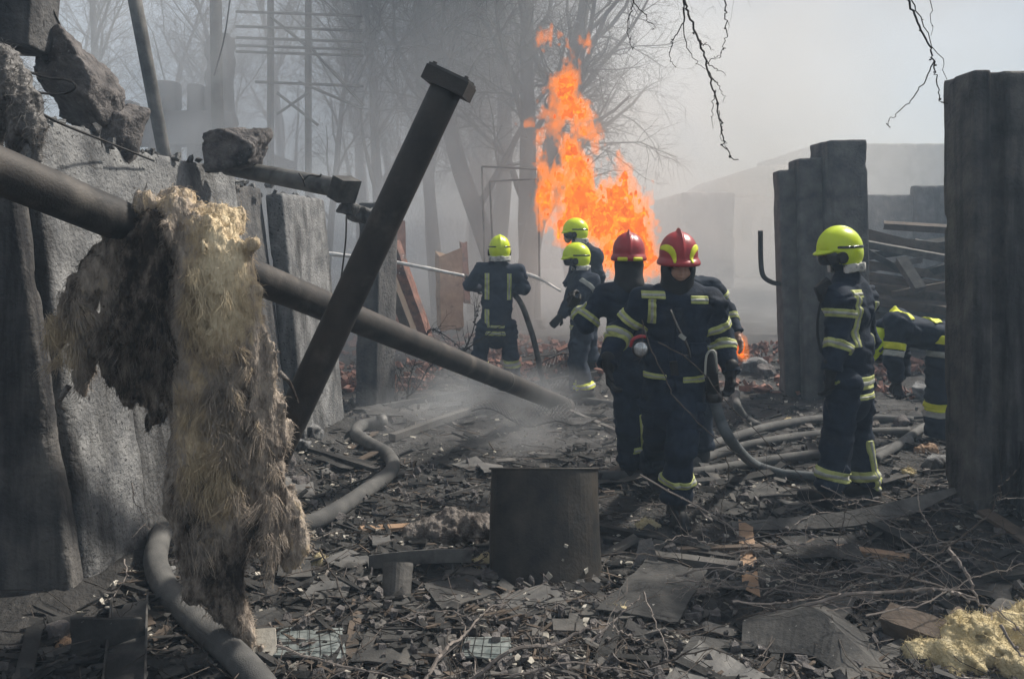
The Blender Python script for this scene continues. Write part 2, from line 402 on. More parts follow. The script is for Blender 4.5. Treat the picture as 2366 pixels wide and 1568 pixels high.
M['cloth_worn'] = mat('washed_navy_cloth', (0.022, 0.029, 0.045), (0.040, 0.050, 0.070), 9, rough=0.9, bump=0.35, bscale=70, spec=0.15, bdist=0.015)
M['black'] = mat('black_rubber', (0.006, 0.006, 0.007), (0.016, 0.016, 0.017), 12, rough=0.6, bump=0.2, bscale=80)
M['visor'] = mat('dark_visor', (0.006, 0.007, 0.009), (0.012, 0.013, 0.016), 5, rough=0.18, bump=0, spec=0.6)
M['stripe'] = mat('lime_stripe', (0.36, 0.40, 0.13), (0.54, 0.57, 0.22), 14, rough=0.7, bump=0.2, bscale=90, stain=(0.22, 0.24, 0.08), sscale=9, slo=0.55, shi=0.8)
M['stripe_bright'] = mat('bright_lime_stripe', (0.62, 0.68, 0.03), (0.78, 0.80, 0.06), 14, rough=0.6, bump=0.15, bscale=90)
M['silver'] = mat('silver_stripe', (0.30, 0.31, 0.28), (0.46, 0.47, 0.43), 16, rough=0.5, bump=0.2, bscale=90)
M['lime'] = mat('lime_helmet', (0.56, 0.72, 0.012), (0.66, 0.80, 0.022), 6, rough=0.32, bump=0.03, bscale=60, spec=0.5, stain=(0.30, 0.36, 0.02), sscale=9, slo=0.62, shi=0.85)
M['red'] = mat('red_helmet', (0.30, 0.016, 0.022), (0.40, 0.03, 0.035), 6, rough=0.35, bump=0.03, bscale=60, spec=0.5, stain=(0.13, 0.012, 0.015), sscale=7, slo=0.55, shi=0.85)
M['white_cloth'] = mat('pale_flap', (0.42, 0.42, 0.40), (0.62, 0.61, 0.58), 14, rough=0.8, bump=0.5, bscale=30, bdist=0.02, stain=(0.08, 0.08, 0.08), sscale=16, slo=0.55, shi=0.66)
M['skin'] = mat('skin', (0.42, 0.24, 0.17), (0.50, 0.30, 0.22), 20, rough=0.55, bump=0.1, bscale=150)
M['wood'] = mat('scorched_wood', (0.07, 0.055, 0.044), (0.17, 0.13, 0.10), 3, stretch=(1, 1, 1), bump=0.6, bscale=45, stain=(0.03, 0.026, 0.023), sscale=3, slo=0.45, shi=0.68)
M['wood_orange'] = mat('fresh_and_firelit_wood', (0.25, 0.16, 0.10), (0.38, 0.26, 0.175), 6, bump=0.5, bscale=50, stain=(0.05, 0.03, 0.02), sscale=8, slo=0.60, shi=0.70)  # fresh wood orange; on the background stump it stands in for firelight
M['wood_grey'] = mat('grey_timber', (0.062, 0.060, 0.057), (0.150, 0.142, 0.132), 4, bump=0.5, bscale=45, stain=(0.05, 0.043, 0.04), sscale=3, slo=0.5, shi=0.7)
M['char'] = mat('charred_debris', (0.010, 0.010, 0.010), (0.040, 0.039, 0.038), 6, bump=0.6, bscale=40, stain=(0.075, 0.071, 0.067), sscale=5, slo=0.56, shi=0.72)
M['felt'] = mat('roofing_felt', (0.034, 0.034, 0.034), (0.075, 0.073, 0.070), 7, rough=0.9, bump=0.5, bscale=60, stain=(0.15, 0.14, 0.125), sscale=3, slo=0.55, shi=0.8, speck=(0.3, 0.29, 0.27), kscale=40, kth=0.70)
M['pale'] = mat('pale_chips', (0.28, 0.26, 0.22), (0.52, 0.49, 0.43), 8, bump=0.4, bscale=40)
M['wool'] = mat('yellow_wool', (0.50, 0.41, 0.23), (0.74, 0.64, 0.42), 9, rough=1, bump=0.9, bscale=45, bdist=0.03, spec=0.05, stain=(0.26, 0.20, 0.11), sscale=5, slo=0.52, shi=0.75)
M['wool_grey'] = mat('grey_wool', (0.12, 0.105, 0.095), (0.33, 0.30, 0.275), 7, rough=1, bump=0.9, bscale=45, bdist=0.03, spec=0.05, stain=(0.06, 0.05, 0.045), sscale=6)
M['twig'] = mat('twig_bark', (0.035, 0.028, 0.024), (0.085, 0.07, 0.06), 20, rough=0.8, bump=0.3, bscale=120)
M['twig_pale'] = mat('pale_twig_bark', (0.14, 0.12, 0.108), (0.27, 0.235, 0.21), 20, rough=0.75, bump=0.3, bscale=120)
M['twig_dark'] = mat('black_twig_bark', (0.012, 0.010, 0.010), (0.03, 0.025, 0.023), 20, rough=0.8, bump=0.3, bscale=120)
M['bark'] = mat('tree_bark', (0.030, 0.028, 0.028), (0.075, 0.068, 0.062), 5, stretch=(1, 1, 0.25), bump=0.6, bscale=25)
M['glass'] = mat('wired_glass', (0.11, 0.128, 0.125), (0.30, 0.325, 0.315), 9, rough=0.25, bump=0.15, bscale=30, spec=0.6, stain=(0.05, 0.07, 0.07), sscale=6, slo=0.5, shi=0.7)
M['wire'] = mat('dark_wire', (0.012, 0.011, 0.011), (0.03, 0.027, 0.025), 30, rough=0.6, bump=0)
M['chrome'] = mat('lamp_glass', (0.25, 0.26, 0.27), (0.75, 0.77, 0.78), 40, rough=0.15, metal=0.7, bump=0.2, bscale=60)
M['far_wall'] = mat('far_masonry', (0.15, 0.14, 0.14), (0.25, 0.235, 0.225), 1.5, bump=0.4, bscale=8, stain=(0.08, 0.075, 0.075), sscale=0.6)
M['brick'] = mat('firelit_scorched_brick', (0.17, 0.085, 0.066), (0.30, 0.165, 0.13), 9, bump=0.6, bscale=40, stain=(0.10, 0.08, 0.075), sscale=5)  # brick red raised so the colour itself carries the glow of the fire
M['plastic'] = mat('dusty_film', (0.07, 0.066, 0.064), (0.20, 0.19, 0.18), 7, rough=0.5, bump=0.6, bscale=25, bdist=0.03, stain=(0.05, 0.048, 0.05), sscale=6)
def unit(v): v = np.asarray(v, float); return v/(np.linalg.norm(v) + 1e-12)
# ================================================================ SETTING
def gz(x, y):
    x = np.asarray(x, float); y = np.asarray(y, float); p = np.stack([x, y, x*0], -1)
    z = 0.06*fbm(p*0.8, 3, 3) + 0.030*fbm(p*3.1, 3, 5)
    z = z + 0.16*ss(-x, 1.35, 2.2)*ss(-y, -9.5, -7) + 0.12*ss(x, 2.0, 3.2)*ss(-y, -8, -6)
    z = z + 0.55*np.exp(-((x-5.6)**2/3.0 + (y-11.4)**2/2.2)) + 0.30*np.exp(-((x-1.25)**2/1.2 + (y-11.2)**2/1.6))
    z = z + 0.22*np.exp(-((x-0.85)**2/0.22 + (y-10.0)**2/0.15))
    return z
def g3(x, y, up=0.0):
    """point on the uneven ground seen at pixel x,y"""
    p = G(x, y)
    for _ in range(4): p = G(x, y, float(gz(p[0], p[1])) + up)
    return p
def onz(p, up=0.0): return np.array([p[0], p[1], float(gz(p[0], p[1])) + up])
def axis(a, b, d, far_lo, far_hi):
    mid = np.arange(a, b, d); lo = a - np.cumsum(d*1.22**np.arange(1, 40)); hi = b + np.cumsum(d*1.22**np.arange(0, 40))
    return np.concatenate([[far_lo], lo[lo > far_lo+1][::-1], mid, hi[hi < far_hi-1], [far_hi]])
gx = axis(-3.2, 4.2, 0.032, -72, 72); gy = axis(2.3, 11.5, 0.034, -18, 76)
X, Y = np.meshgrid(gx, gy, indexing='ij')
p2 = np.stack([X, Y, X*0], -1)
Z = gz(X, Y) + 0.020*fbm(p2*11, 3, 9) + 0.012*np.abs(fbm(p2*30, 2, 10))
I = np.arange(X.size).reshape(X.shape)
q = np.stack([I[:-1, :-1], I[1:, :-1], I[1:, 1:], I[:-1, 1:]], -1).reshape(-1, 4)
obj('ground', (np.stack([X, Y, Z], -1).reshape(-1, 3), q), M['ground'], kind='structure', smooth=True)

def vol_mat(name, dens, col, aniso=0.2, noise=None):
    m = bpy.data.materials.new(name); m.use_nodes = True; t = m.node_tree; t.nodes.clear()
    out = N(t, 'ShaderNodeOutputMaterial'); v = N(t, 'ShaderNodeVolumePrincipled')
    v.inputs['Color'].default_value = tuple(col) + (1,); v.inputs['Density'].default_value = dens; v.inputs['Anisotropy'].default_value = aniso
    if noise:
        sc, lo, hi, st = noise
        tc = N(t, 'ShaderNodeTexCoord'); mp = N(t, 'ShaderNodeMapping'); mp.inputs['Scale'].default_value = st
        t.links.new(tc.outputs['Object'], mp.inputs['Vector'])
        n = N(t, 'ShaderNodeTexNoise'); n.inputs['Scale'].default_value = sc; n.inputs['Detail'].default_value = 3
        n.inputs['Distortion'].default_value = 0.6
        t.links.new(mp.outputs[0], n.inputs['Vector'])
        r = N(t, 'ShaderNodeMapRange'); r.inputs['From Min'].default_value = lo; r.inputs['From Max'].default_value = hi
        r.inputs['To Max'].default_value = 1.0; t.links.new(n.outputs['Fac'], r.inputs['Value'])
        # soft edge of the puff: falls off with the distance from its own centre
        g = N(t, 'ShaderNodeTexGradient', gradient_type='SPHERICAL'); mg = N(t, 'ShaderNodeMapping'); mg.inputs['Location'].default_value = (-1, -1, -1)
        mg.inputs['Scale'].default_value = (2, 2, 2); t.links.new(tc.outputs['Generated'], mg.inputs['Vector']); t.links.new(mg.outputs[0], g.inputs['Vector'])
        a = N(t, 'ShaderNodeMath', operation='MULTIPLY'); t.links.new(r.outputs[0], a.inputs[0]); t.links.new(g.outputs['Fac'], a.inputs[1])
        b = N(t, 'ShaderNodeMath', operation='MULTIPLY'); t.links.new(a.outputs[0], b.inputs[0]); b.inputs[1].default_value = dens
        t.links.new(b.outputs[0], v.inputs['Density'])
    t.links.new(v.outputs[0], out.inputs['Volume']); return m
hv, hf = boxes([[0, 29.0, 7.7]], [[74, 48.5, 9.0]], rots(0, 0, 0))
obj('haze', (hv, hf), vol_mat('haze_air', HAZE, (0.58, 0.78, 1.0), 0.2), kind='stuff')
def puff(c, r, dens, col, noise, name='smoke'):
    u, v = np.meshgrid(np.linspace(0, np.pi, 13), np.linspace(0, 2*np.pi, 24, endpoint=False), indexing='ij')
    V = np.stack([np.sin(u)*np.cos(v), np.sin(u)*np.sin(v), np.cos(u)], -1).reshape(-1, 3)*np.array(r) + np.array(c)
    i = np.arange(12)[:, None]*24; j = np.arange(24)[None]; j2 = (j+1) % 24
    Q = np.stack([i+j, i+24+j, i+24+j2, i+j2], -1).reshape(-1, 4)
    obj(name, (V, Q), vol_mat('smoke_volume', dens, col, 0.2, noise), kind='stuff')
for a in PUFFS: puff(*a)

# ---------------------------------------------------------------- left wall: leaning concrete panels
W0 = G(205, 1435); W1 = G(700, 1056)
wu = (W1 - W0); wu[2] = 0; WL = np.linalg.norm(wu); wu /= WL
def leanM(u, lean):
    X = np.array([u[0], u[1], 0.0]); X /= np.linalg.norm(X); nrm = np.array([-X[1], X[0], 0])      # to the left of travel
    Zv = nrm*math.sin(lean) + np.array([0, 0, math.cos(lean)]); Yv = np.cross(Zv, X)
    return np.stack([X, Yv, Zv], 1)
def panel(t0, t1, hgt, off, thick, lean, m, seed, label, zoff=-0.12, chip=0.05, h=0.022, fn=None):
    VF = slab((t1 - t0, thick, hgt), h, seed, 0.0045, chip*.6, fn)
    Mx = leanM(wu, R(lean)); c = W0 + wu*(t0 + t1)/2; c[2] = 0
    o = c + Mx[:, 1]*(thick/2 + off) + np.array([0, 0, zoff])
    obj('wall_slab', place(VF, Mx, o), m, label=label, cat='concrete slab', group='panels of the leaning left wall', smooth=True)
panel(0.05, 0.62, 2.56, 0.00, 0.16, 7.5, M['concrete'], 1, 'narrow pale wall panel beside the dark near slab, behind the hanging wool')
panel(0.63, 2.36, 2.50, 0.03, 0.16, 7.5, M['concrete'], 2, 'widest sunlit pitted concrete panel carrying the rubble blocks on its top')
panel(2.37, 3.07, 2.42, 0.13, 0.18, 7.4, M['concrete_soot_shade'], 3, 'recessed dark wall post between the two wide pale panels', chip=0.03)  # shading of the post face is put into its darker concrete
panel(3.08, 4.20, 2.36, 0.03, 0.16, 5.5, M['concrete'], 4, 'far pale wall panel behind the crossing of the two steel pipes')
# near dark slab that faces the camera
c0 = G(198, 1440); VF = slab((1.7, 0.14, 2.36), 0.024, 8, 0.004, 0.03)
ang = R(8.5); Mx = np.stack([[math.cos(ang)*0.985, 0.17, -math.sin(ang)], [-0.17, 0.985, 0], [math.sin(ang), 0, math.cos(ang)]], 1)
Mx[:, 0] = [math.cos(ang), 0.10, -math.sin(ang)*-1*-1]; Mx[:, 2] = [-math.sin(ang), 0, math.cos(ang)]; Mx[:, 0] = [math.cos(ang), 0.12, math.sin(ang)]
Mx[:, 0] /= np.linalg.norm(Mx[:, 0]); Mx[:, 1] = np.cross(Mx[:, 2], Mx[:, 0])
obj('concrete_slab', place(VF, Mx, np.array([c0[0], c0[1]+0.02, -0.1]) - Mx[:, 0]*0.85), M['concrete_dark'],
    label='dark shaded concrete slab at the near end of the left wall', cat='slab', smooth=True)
# broken post beyond the wall
def post(xc, yb, w, t, hgt, yaw, lean, m, seed, label, cat='post', name='concrete_post', chip=0.04, h=0.022, fn=None, group=None, sink=0.15, base=None):
    b = base if base is not None else g3(xc, yb)
    VF = slab((w, t, hgt + sink), h, seed, 0.0045, chip*.8, fn)
    cy2, sy2 = math.cos(R(yaw)), math.sin(R(yaw)); Zv = np.array([math.sin(R(lean)), 0, math.cos(R(lean))]); X = np.array([cy2, sy2, 0]); X -= Zv*(X @ Zv); X /= np.linalg.norm(X)
    return obj(name, place(VF, np.stack([X, np.cross(Zv, X), Zv], 1), b - np.array([0, 0, sink])), m, label=label, cat=cat, group=group, smooth=True)
post(866, 938, 0.26, 0.42, 2.20, -20, 1.0, M['concrete_soot_shade'], 21, 'dark broken post standing just past the end of the left wall')
# blocks on top of the wall
def rock(c, size, M3, m, seed, label, chip=0.1, h=0.013, name='concrete_chunk', rough=0.032, fn=None, cat='concrete chunk', group=None):
    # a fractured lump: a box cut by random planes, with a grainy broken surface
    r2 = np.random.default_rng(seed); s = np.array(size)/2; cut = []
    for _ in range(9):
        n_ = r2.normal(0, 1, 3); n_ /= np.linalg.norm(n_); cut.append((n_, np.abs(n_) @ s*r2.uniform(1 - chip*3.4, 1.0 - chip*0.5)))
    def f(p):
        d = box(p, (0, 0, 0), s, 0.01)
        for n_, o_ in cut: d = np.maximum(d, p @ n_.astype(np.float32) - o_)
        d = d + rough*0.75*fbm(p*18 + seed, 4, seed, .65) + rough*0.5*fbm(p*6 + seed, 2, seed+1)
        return d if fn is None else np.maximum(d, fn(p))
    VF = nets(f, -s - 2.5*h, s + 2.5*h, h); V = VF[0]
    return obj(name, place((V, VF[1]), M3, c), m, label=label, cat=cat, group=group, smooth=True)
def rotm(yaw, pit, rol): return rots(R(yaw), R(pit), R(rol))[0]
rock(P(186, 190, 4.55), (0.40, 0.30, 0.62), rotm(-14, 14, 6), M['concrete_pink'], 31, 'tallest broken concrete chunk perched upright on the left wall', chip=0.22)
rock(P(268, 305, 4.75), (0.46, 0.30, 0.36), rotm(-20, 18, 0), M['concrete_pink'], 32, 'reddish broken chunk at the foot of the tallest chunk', chip=0.2)
rock(P(553, 347, 5.55), (0.40, 0.28, 0.27), rotm(-12, -6, 4), M['concrete_pink'], 33, 'lone wedge of broken concrete on the wall above the stub pipe', chip=0.14)
rock(P(30, 40, 4.3), (0.34, 0.30, 0.36), rotm(4, 3, 0), M['concrete_soot_shade'], 34, 'dark concrete lump hanging from bent rebar in the top corner', chip=0.08, rough=0.012)
# crumbly edge on top of the wall
cc, sz = [], []
for k in range(130):
    t = RNG.uniform(0.1, 4.1); Mx = leanM(wu, R(7.3)); hh = (2.56 if t < .62 else 2.50 if t < 2.36 else 2.42 if t < 3.07 else 2.36) + RNG.uniform(-.012, .012)
    p = W0 + wu*t; p[2] = -0.12; p = p + Mx[:, 1]*RNG.uniform(0.0, .2) + Mx[:, 2]*hh
    cc.append(p); sz.append(RNG.uniform(.006, .026, 3)*[1, 1, .7])
obj('rubble_crumbs', boxes(cc, sz, rots(*RNG.uniform(0, 6, (3, 130))), 0.4), M['concrete'], kind='stuff')

# ---------------------------------------------------------------- right side slabs
def groove(x0, x1, dep, yf):
    return lambda p: -box(p, ((x0+x1)/2, yf, 1.0), ((x1-x0)/2, dep, 9.0), 0.004)
b = G(2262, 1232)
post(0, 0, 0.40, 0.34, 2.86, 3, -0.3, M['concrete_dark'], 41, 'tall dark grooved pillar at the right edge of the scene', 'pillar', 'concrete_pillar', chip=0.06,
     fn=groove(-0.09, 0.0, 0.07, -0.17), base=np.array([b[0]+0.17, b[1]+0.17, 0.0]))
post(0, 0, 1.0, 0.20, 2.66, 3, -0.5, M['concrete_dark'], 42, 'broad dark slab leaning on the right side of the grooved pillar', 'slab', 'concrete_slab', chip=0.08,
     base=np.array([b[0]+0.90, b[1]+0.12, 0.0]))
rock(np.array([b[0]+0.62, b[1]-0.05, 0.22]), (1.05, 0.42, 0.62), rotm(8, 3, 4), M['concrete_dark'], 43, 'dark concrete footing bulging at the base of the grooved pillar', chip=0.12, name='footing', cat='footing', rough=0.04)
mid = [(1838, 0.30, 2.62, 'lowest of the three standing slabs behind the lime helmet, beside the bent pipe', 51),
       (1880, 0.32, 2.74, 'middle one of the three standing slabs behind the lime helmet', 52),
       (1947, 0.45, 2.92, 'tallest of the three standing slabs, behind the lime helmeted firefighter', 53)]
for k, (xc, w, hh, lab, sd) in enumerate(mid):
    dd = 9.0 + (2-k)*0.10; p = P(xc, 560, dd); p[2] = 0
    post(0, 0, w, 0.30 + 0.1*k, hh, -4 + 3*k, [-1.8, -1.6, -1.2][k], M['concrete_soot_shade'], sd, lab, 'slab', 'standing_slab', chip=0.05, group='three standing slabs', base=p, h=0.028)
obj('bent_pipe', tube(smooth_path([P(1756, 533, 8.8), P(1757, 600, 8.8), P(1762, 636, 8.8), P(1780, 651, 8.85), P(1800, 656, 8.95)], 18), 0.027, 10),
    M['wire'], label='thin dark pipe with a hooked end sticking out of the standing slab', cat='pipe', smooth=True)
# ================================================================ BACKGROUND
# bare trees -------------------------------------------------------------
def bare_tree(hgt, r0, seed, spread=0.55, droop=0.0, nb=(16, 8, 6, 4), lean=0.03, first=0.28, trunks=1):
    rng = np.random.default_rng(seed)
    lev = []          # per level: arrays of segment starts, ends, radii
    st = np.zeros((trunks, 3)); st[:, :2] = rng.normal(0, 0.12, (trunks, 2))*(trunks > 1)
    dr = np.stack([rng.normal(0, lean + 0.09*(trunks > 1), trunks), rng.normal(0, lean + 0.09*(trunks > 1), trunks), np.ones(trunks)], 1)
    ln = np.full(trunks, hgt)*rng.uniform(.85, 1, trunks); rd = np.full(trunks, r0)
    for L in range(len(nb) + 1):
        k = [9, 6, 5, 4, 3][L]; n = len(st)
        dr = dr/np.linalg.norm(dr, axis=1)[:, None]
        pts = [st]; d = dr.copy()
        for i in range(k):
            d = d + rng.normal(0, [0.05, 0.14, 0.2, 0.24, 0.28][L], (n, 3)) + np.array([0, 0, 0.05 if L in (1,) else -droop*(L >= 2)])
            d /= np.linalg.norm(d, axis=1)[:, None]
            pts.append(pts[-1] + d*(ln/k)[:, None])
        pts = np.stack(pts, 1); tp = np.linspace(1, 0.25 if L < 4 else 0.5, k + 1)
        A = pts[:, :-1].reshape(-1, 3); B = pts[:, 1:].reshape(-1, 3)
        ra = (rd[:, None]*tp[None, :-1]).ravel(); rb = (rd[:, None]*tp[None, 1:]).ravel()
        lev.append((A, B, ra, rb))
        if L == len(nb): break
        m = nb[L]; u = rng.uniform(first if L == 0 else 0.15, 1.0, (n, m))*k; i = np.minimum(u.astype(int), k - 1); f = (u - i)[..., None]
        ar = np.arange(n)[:, None]
        s2 = pts[ar, i]*(1-f) + pts[ar, i+1]*f; tg = pts[ar, i+1] - pts[ar, i]; tg /= np.linalg.norm(tg, axis=-1)[..., None]
        rv = rng.normal(0, 1, (n, m, 3)); rv -= tg*(rv*tg).sum(-1)[..., None]; rv /= np.linalg.norm(rv, axis=-1)[..., None]
        sp = rng.uniform(spread*0.7, spread*1.4, (n, m))[..., None]
        d2 = tg*np.cos(sp) + rv*np.sin(sp); d2[..., 2] += 0.15 if L == 0 else 0.0
        ln2 = ln[:, None]*rng.uniform(.25, .5, (n, m))*(1.15 - 0.6*u/k) if L == 0 else ln[:, None]*rng.uniform(.3, .6, (n, m))
        r2 = rd[:, None]*(1.05 - 0.75*u/k)*[0.42, 0.45, 0.5, 0.6][L]
        st, dr, ln, rd = s2.reshape(-1, 3), d2.reshape(-1, 3), ln2.ravel(), np.maximum(r2.ravel(), 0.0035)
    trunk = join([segs(*lev[0], sides=8), segs(*lev[1], sides=5)])
    crown = join([segs(*l, sides=3) for l in lev[2:]])
    return trunk, crown
TREES = [bare_tree(9.5, 0.15, 1, 0.5), bare_tree(8.5, 0.11, 2, 0.7, nb=(18, 8, 6, 3)), bare_tree(10, 0.17, 3, 0.45, trunks=2, nb=(14, 7, 6, 3)),
         bare_tree(10.5, 0.24, 4, 0.75, droop=0.05, nb=(22, 10, 8, 4), first=0.2, trunks=3)]
TM = [(mesh('trunk', t[0], t[1], M['bark'], True), mesh('crown', c[0], c[1], M['bark'])) for t, c in TREES]
def tree(kind, x, d, s, rz, label, group='bare trees in the smoke', sz=1.0):
    t = thing('bare_tree', label, 'tree', (x, d, float(gz(x, d)) - 0.1), group); t.rotation_euler.z = rz; t.scale = (s, s, s*sz)
    for nm, me in zip(('trunk', 'crown'), TM[kind]):
        o = bpy.data.objects.new(nm, me); COL.objects.link(o); o.parent = t
def tx(px, d): return (px - 1182.5)/FPX*d
grove = [(0, 215, 17, 1.0), (1, 330, 19, 1.0), (1, 440, 22, 1.1), (1, 575, 18, 1.0), (0, 660, 21, 1.1), (1, 745, 17.5, 0.95), (2, 815, 20, 1.0),
         (0, 890, 16.5, 1.0), (1, 935, 22, 1.2), (2, 1010, 19, 1.05), (0, 1075, 24, 1.2), (1, 130, 22, 1.1), (0, 860, 26, 1.3)]
for k, (kd, px, d, s) in enumerate(grove):
    tree(kd, tx(px, d), d, s, k*1.37, 'bare tree veiled by smoke in the grove behind the left wall')
tree(3, tx(1210, 16.5), 16.5, 1.0, 0.6, 'large bare tree with fine spreading twigs behind the flames', None)
tree(3, tx(1120, 20), 20, 1.05, 2.6, 'second broad bare tree between the leaning flanged pipe and the fire', None)
tree(1, tx(1320, 21), 21, 1.0, 4.1, 'slender bare tree directly behind the column of fire', None)
# far tree line that closes the horizon
V_, F_ = [], []
rng = np.random.default_rng(5); n = 2600
x = rng.uniform(-60, 60, n); y = rng.uniform(52, 70, n); h_ = 2.0 + 2.2*rng.random(n) + 1.5*fbm(np.stack([x*.12, x*0, x*0], -1), 3, 4)
A = np.stack([x, y, x*0], 1); B = np.stack([x + rng.normal(0, .5, n), y, h_], 1)
tr = segs(A, B, 0.10, 0.02)
k = rng.integers(0, n, 9000); t = rng.uniform(.3, 1, (9000, 1)); A2 = A[k]*(1-t) + B[k]*t; B2 = A2 + rng.normal(0, .7, (9000, 3)) + [0, 0, .6]
obj('far_woods', join([tr, segs(A2, B2, 0.05, 0.01)]), M['bark'], kind='stuff')
# ruined house behind the wall --------------------------------------------
def bx(lo, hi): lo = np.array(lo, float); hi = np.array(hi, float); return boxes([(lo+hi)/2], [(hi-lo)/2], rots(0, 0, 0))
hd = 14.0; hx0, hx1 = tx(255, hd), tx(535, hd)
ho = thing('ruined_house', 'roofless masonry house with chimney stack in the smoke', 'house', ((hx0+hx1)/2, hd+1, 0))
for k, (a, b_, top) in enumerate([(0.0, 0.18, 4.4), (0.30, 0.52, 4.75), (0.62, 0.74, 4.7), (0.82, 1.0, 4.2)]):
    w = hx1 - hx0; obj('wall', slab_at := place(slab((w*(b_-a), 0.4, top), 0.07, 60+k, 0.02, 0.15), np.eye(3), (hx0 + w*(a+b_)/2, hd+0.2, -0.1)), M['far_wall'], ho, smooth=True)
obj('wall', place(slab((w*1.0, 0.3, 1.3), 0.07, 66, 0.02, 0.15), np.eye(3), ((hx0+hx1)/2, hd+0.25, -0.1)), M['far_wall'], ho, smooth=True)
obj('lintel', bx((hx0+w*.10, hd-0.02, 3.5), (hx0+w*.86, hd+0.36, 4.1)), M['far_wall'], ho)
obj('side_wall', bx((hx1-0.32, hd+0.45, -.1), (hx1+0.02, hd+4.2, 3.6)), M['far_wall'], ho)
obj('chimney', place(slab((0.42, 0.45, 1.5), 0.05, 68, 0.02, 0.1), np.eye(3), (hx0+w*.86, hd+0.25, 4.0)), M['far_wall'], ho, smooth=True)
# poles -------------------------------------------------------------------
def pole(a, b, r, label, cat='pole', name='leaning_pole', m='wood_grey', group=None, sides=8):
    return obj(name, tube(smooth_path([a, b], 5), r, sides), M[m], label=label, cat=cat, group=group, smooth=True)
a = P(300, -60, 10); b_ = P(372, 318, 10.6); b2 = b_ + (b_ - a)*1.1
pole(a, b2, 0.085, 'grey wooden pole leaning to the left above the rubble blocks')
pole(P(497, -80, 13), np.array([*P(511, 330, 13)[:2], 0.0]), 0.10, 'upright smoky pole beside the chimney of the ruined house', name='upright_pole')
obj('cable', tube(smooth_path([P(533, -10, 12), P(518, 90, 12), P(495, 175, 12.5)], 8), 0.012, 5), M['wire'], label='slack cable hanging beside the upright smoky pole', cat='cable')
fr = thing('steel_truss', 'skeletal steel frame of thin posts and bars among the trees', 'frame', (tx(668, 15), 15, 0))
for px in (625, 712): obj('post', tube(np.array([[tx(px, 15), 15, -0.1], [tx(px, 15), 15, 8.0]]), 0.065, 6), M['pipe_grey'], fr)
def bar(a, b, r=0.028): obj('bar', tube(np.array([P(*a, 14.95), P(*b, 14.95)]), r, 5), M['pipe_grey'], fr)
for yy in (28, 62, 88, 106, 120): bar((545, yy), (838, yy + 10))
bar((590, 190), (840, 200)); bar((690, 190), (838, 252)); bar((640, 265), (712, 215)); bar((640, 215), (735, 290)); bar((712, 105), (840, 245)); bar((625, 40), (712, 110))
gf = thing('metal_doorway', 'pale thin metal doorway frame standing left of the fire', 'frame', (tx(1180, 13.5), 13.5, 0.0))
for a, b_ in (((1113, 385), (1250, 392)), ((1113, 385), (1120, 640)), ((1131, 419), (1240, 414)), ((1131, 419), (1141, 640)), ((1243, 392), (1246, 640))):
    obj('rail', tube(np.array([P(*a, 13.5), P(*b_, 13.5)]), 0.017, 5), M['tin'], gf)
# far right ---------------------------------------------------------------
pd = 16.0
for x0, x1, yt, lab, sd in ((1960, 2104, 450, 'lower far concrete wall section above the timber heap', 71), (2106, 2420, 429, 'taller far concrete wall section beside the grooved pillar', 72)):
    a, b_ = P(x0, yt, pd), P(x1, yt, pd)
    obj('far_wall', place(slab((b_[0]-a[0], 0.25, a[2]+0.3), 0.06, sd, 0.01, 0.05), np.eye(3), ((a[0]+b_[0])/2, pd, -0.3)), M['concrete_soot_shade'], label=lab, cat='wall', group='far concrete wall', smooth=True)
def shed(x0, x1, yt, d, depth, name, label, roof=None, m='far_wall'):
    a, b_ = P(x0, yt, d), P(x1, yt, d)
    t = thing(name, label, 'building', ((a[0]+b_[0])/2, d, 0))
    obj('wall', place(slab((b_[0]-a[0], depth, a[2]+.3), .16, int(d), .05, .5), np.eye(3), ((a[0]+b_[0])/2, d+depth/2, -.3)), M[m], t, smooth=True)
    if roof == 'arc':
        s = [((b_[0]-a[0])/2*1.04*math.cos(q), (b_[0]-a[0])*0.30*math.sin(q)) for q in np.linspace(0, math.pi, 15)]
        obj('roof', profile(((a[0]+b_[0])/2, d-0.2, a[2]+0.01), ((a[0]+b_[0])/2, d+depth, a[2]+0.01), s), M['tin'], t, smooth=True)
    elif roof == 'flat':
        obj('roof', bx((a[0]-.4, d-.4, a[2]+.01), (b_[0]+.4, d+depth, a[2]+.45)), M['tin'], t)
    for k in range(4 if roof else 0):
        w = (b_[0]-a[0])/5; cx = a[0] + w*(k+.9)
        obj('window', bx((cx, d-0.05, a[2]*.45), (cx+w*.45, d+0.01, a[2]*.75)), M['visor'], t)
shed(1572, 1700, 442, 30, 6, 'far_shed', 'low flat shed dim in the smoke between the helmets and standing slabs')
shed(1672, 1905, 452, 40, 10, 'round_roof_barn', 'smoke veiled building with a rounded roof behind the standing slabs', 'arc')
shed(1885, 2330, 330, 48, 12, 'far_hall', 'long pale hall fading into the smoke beyond the timber heap')
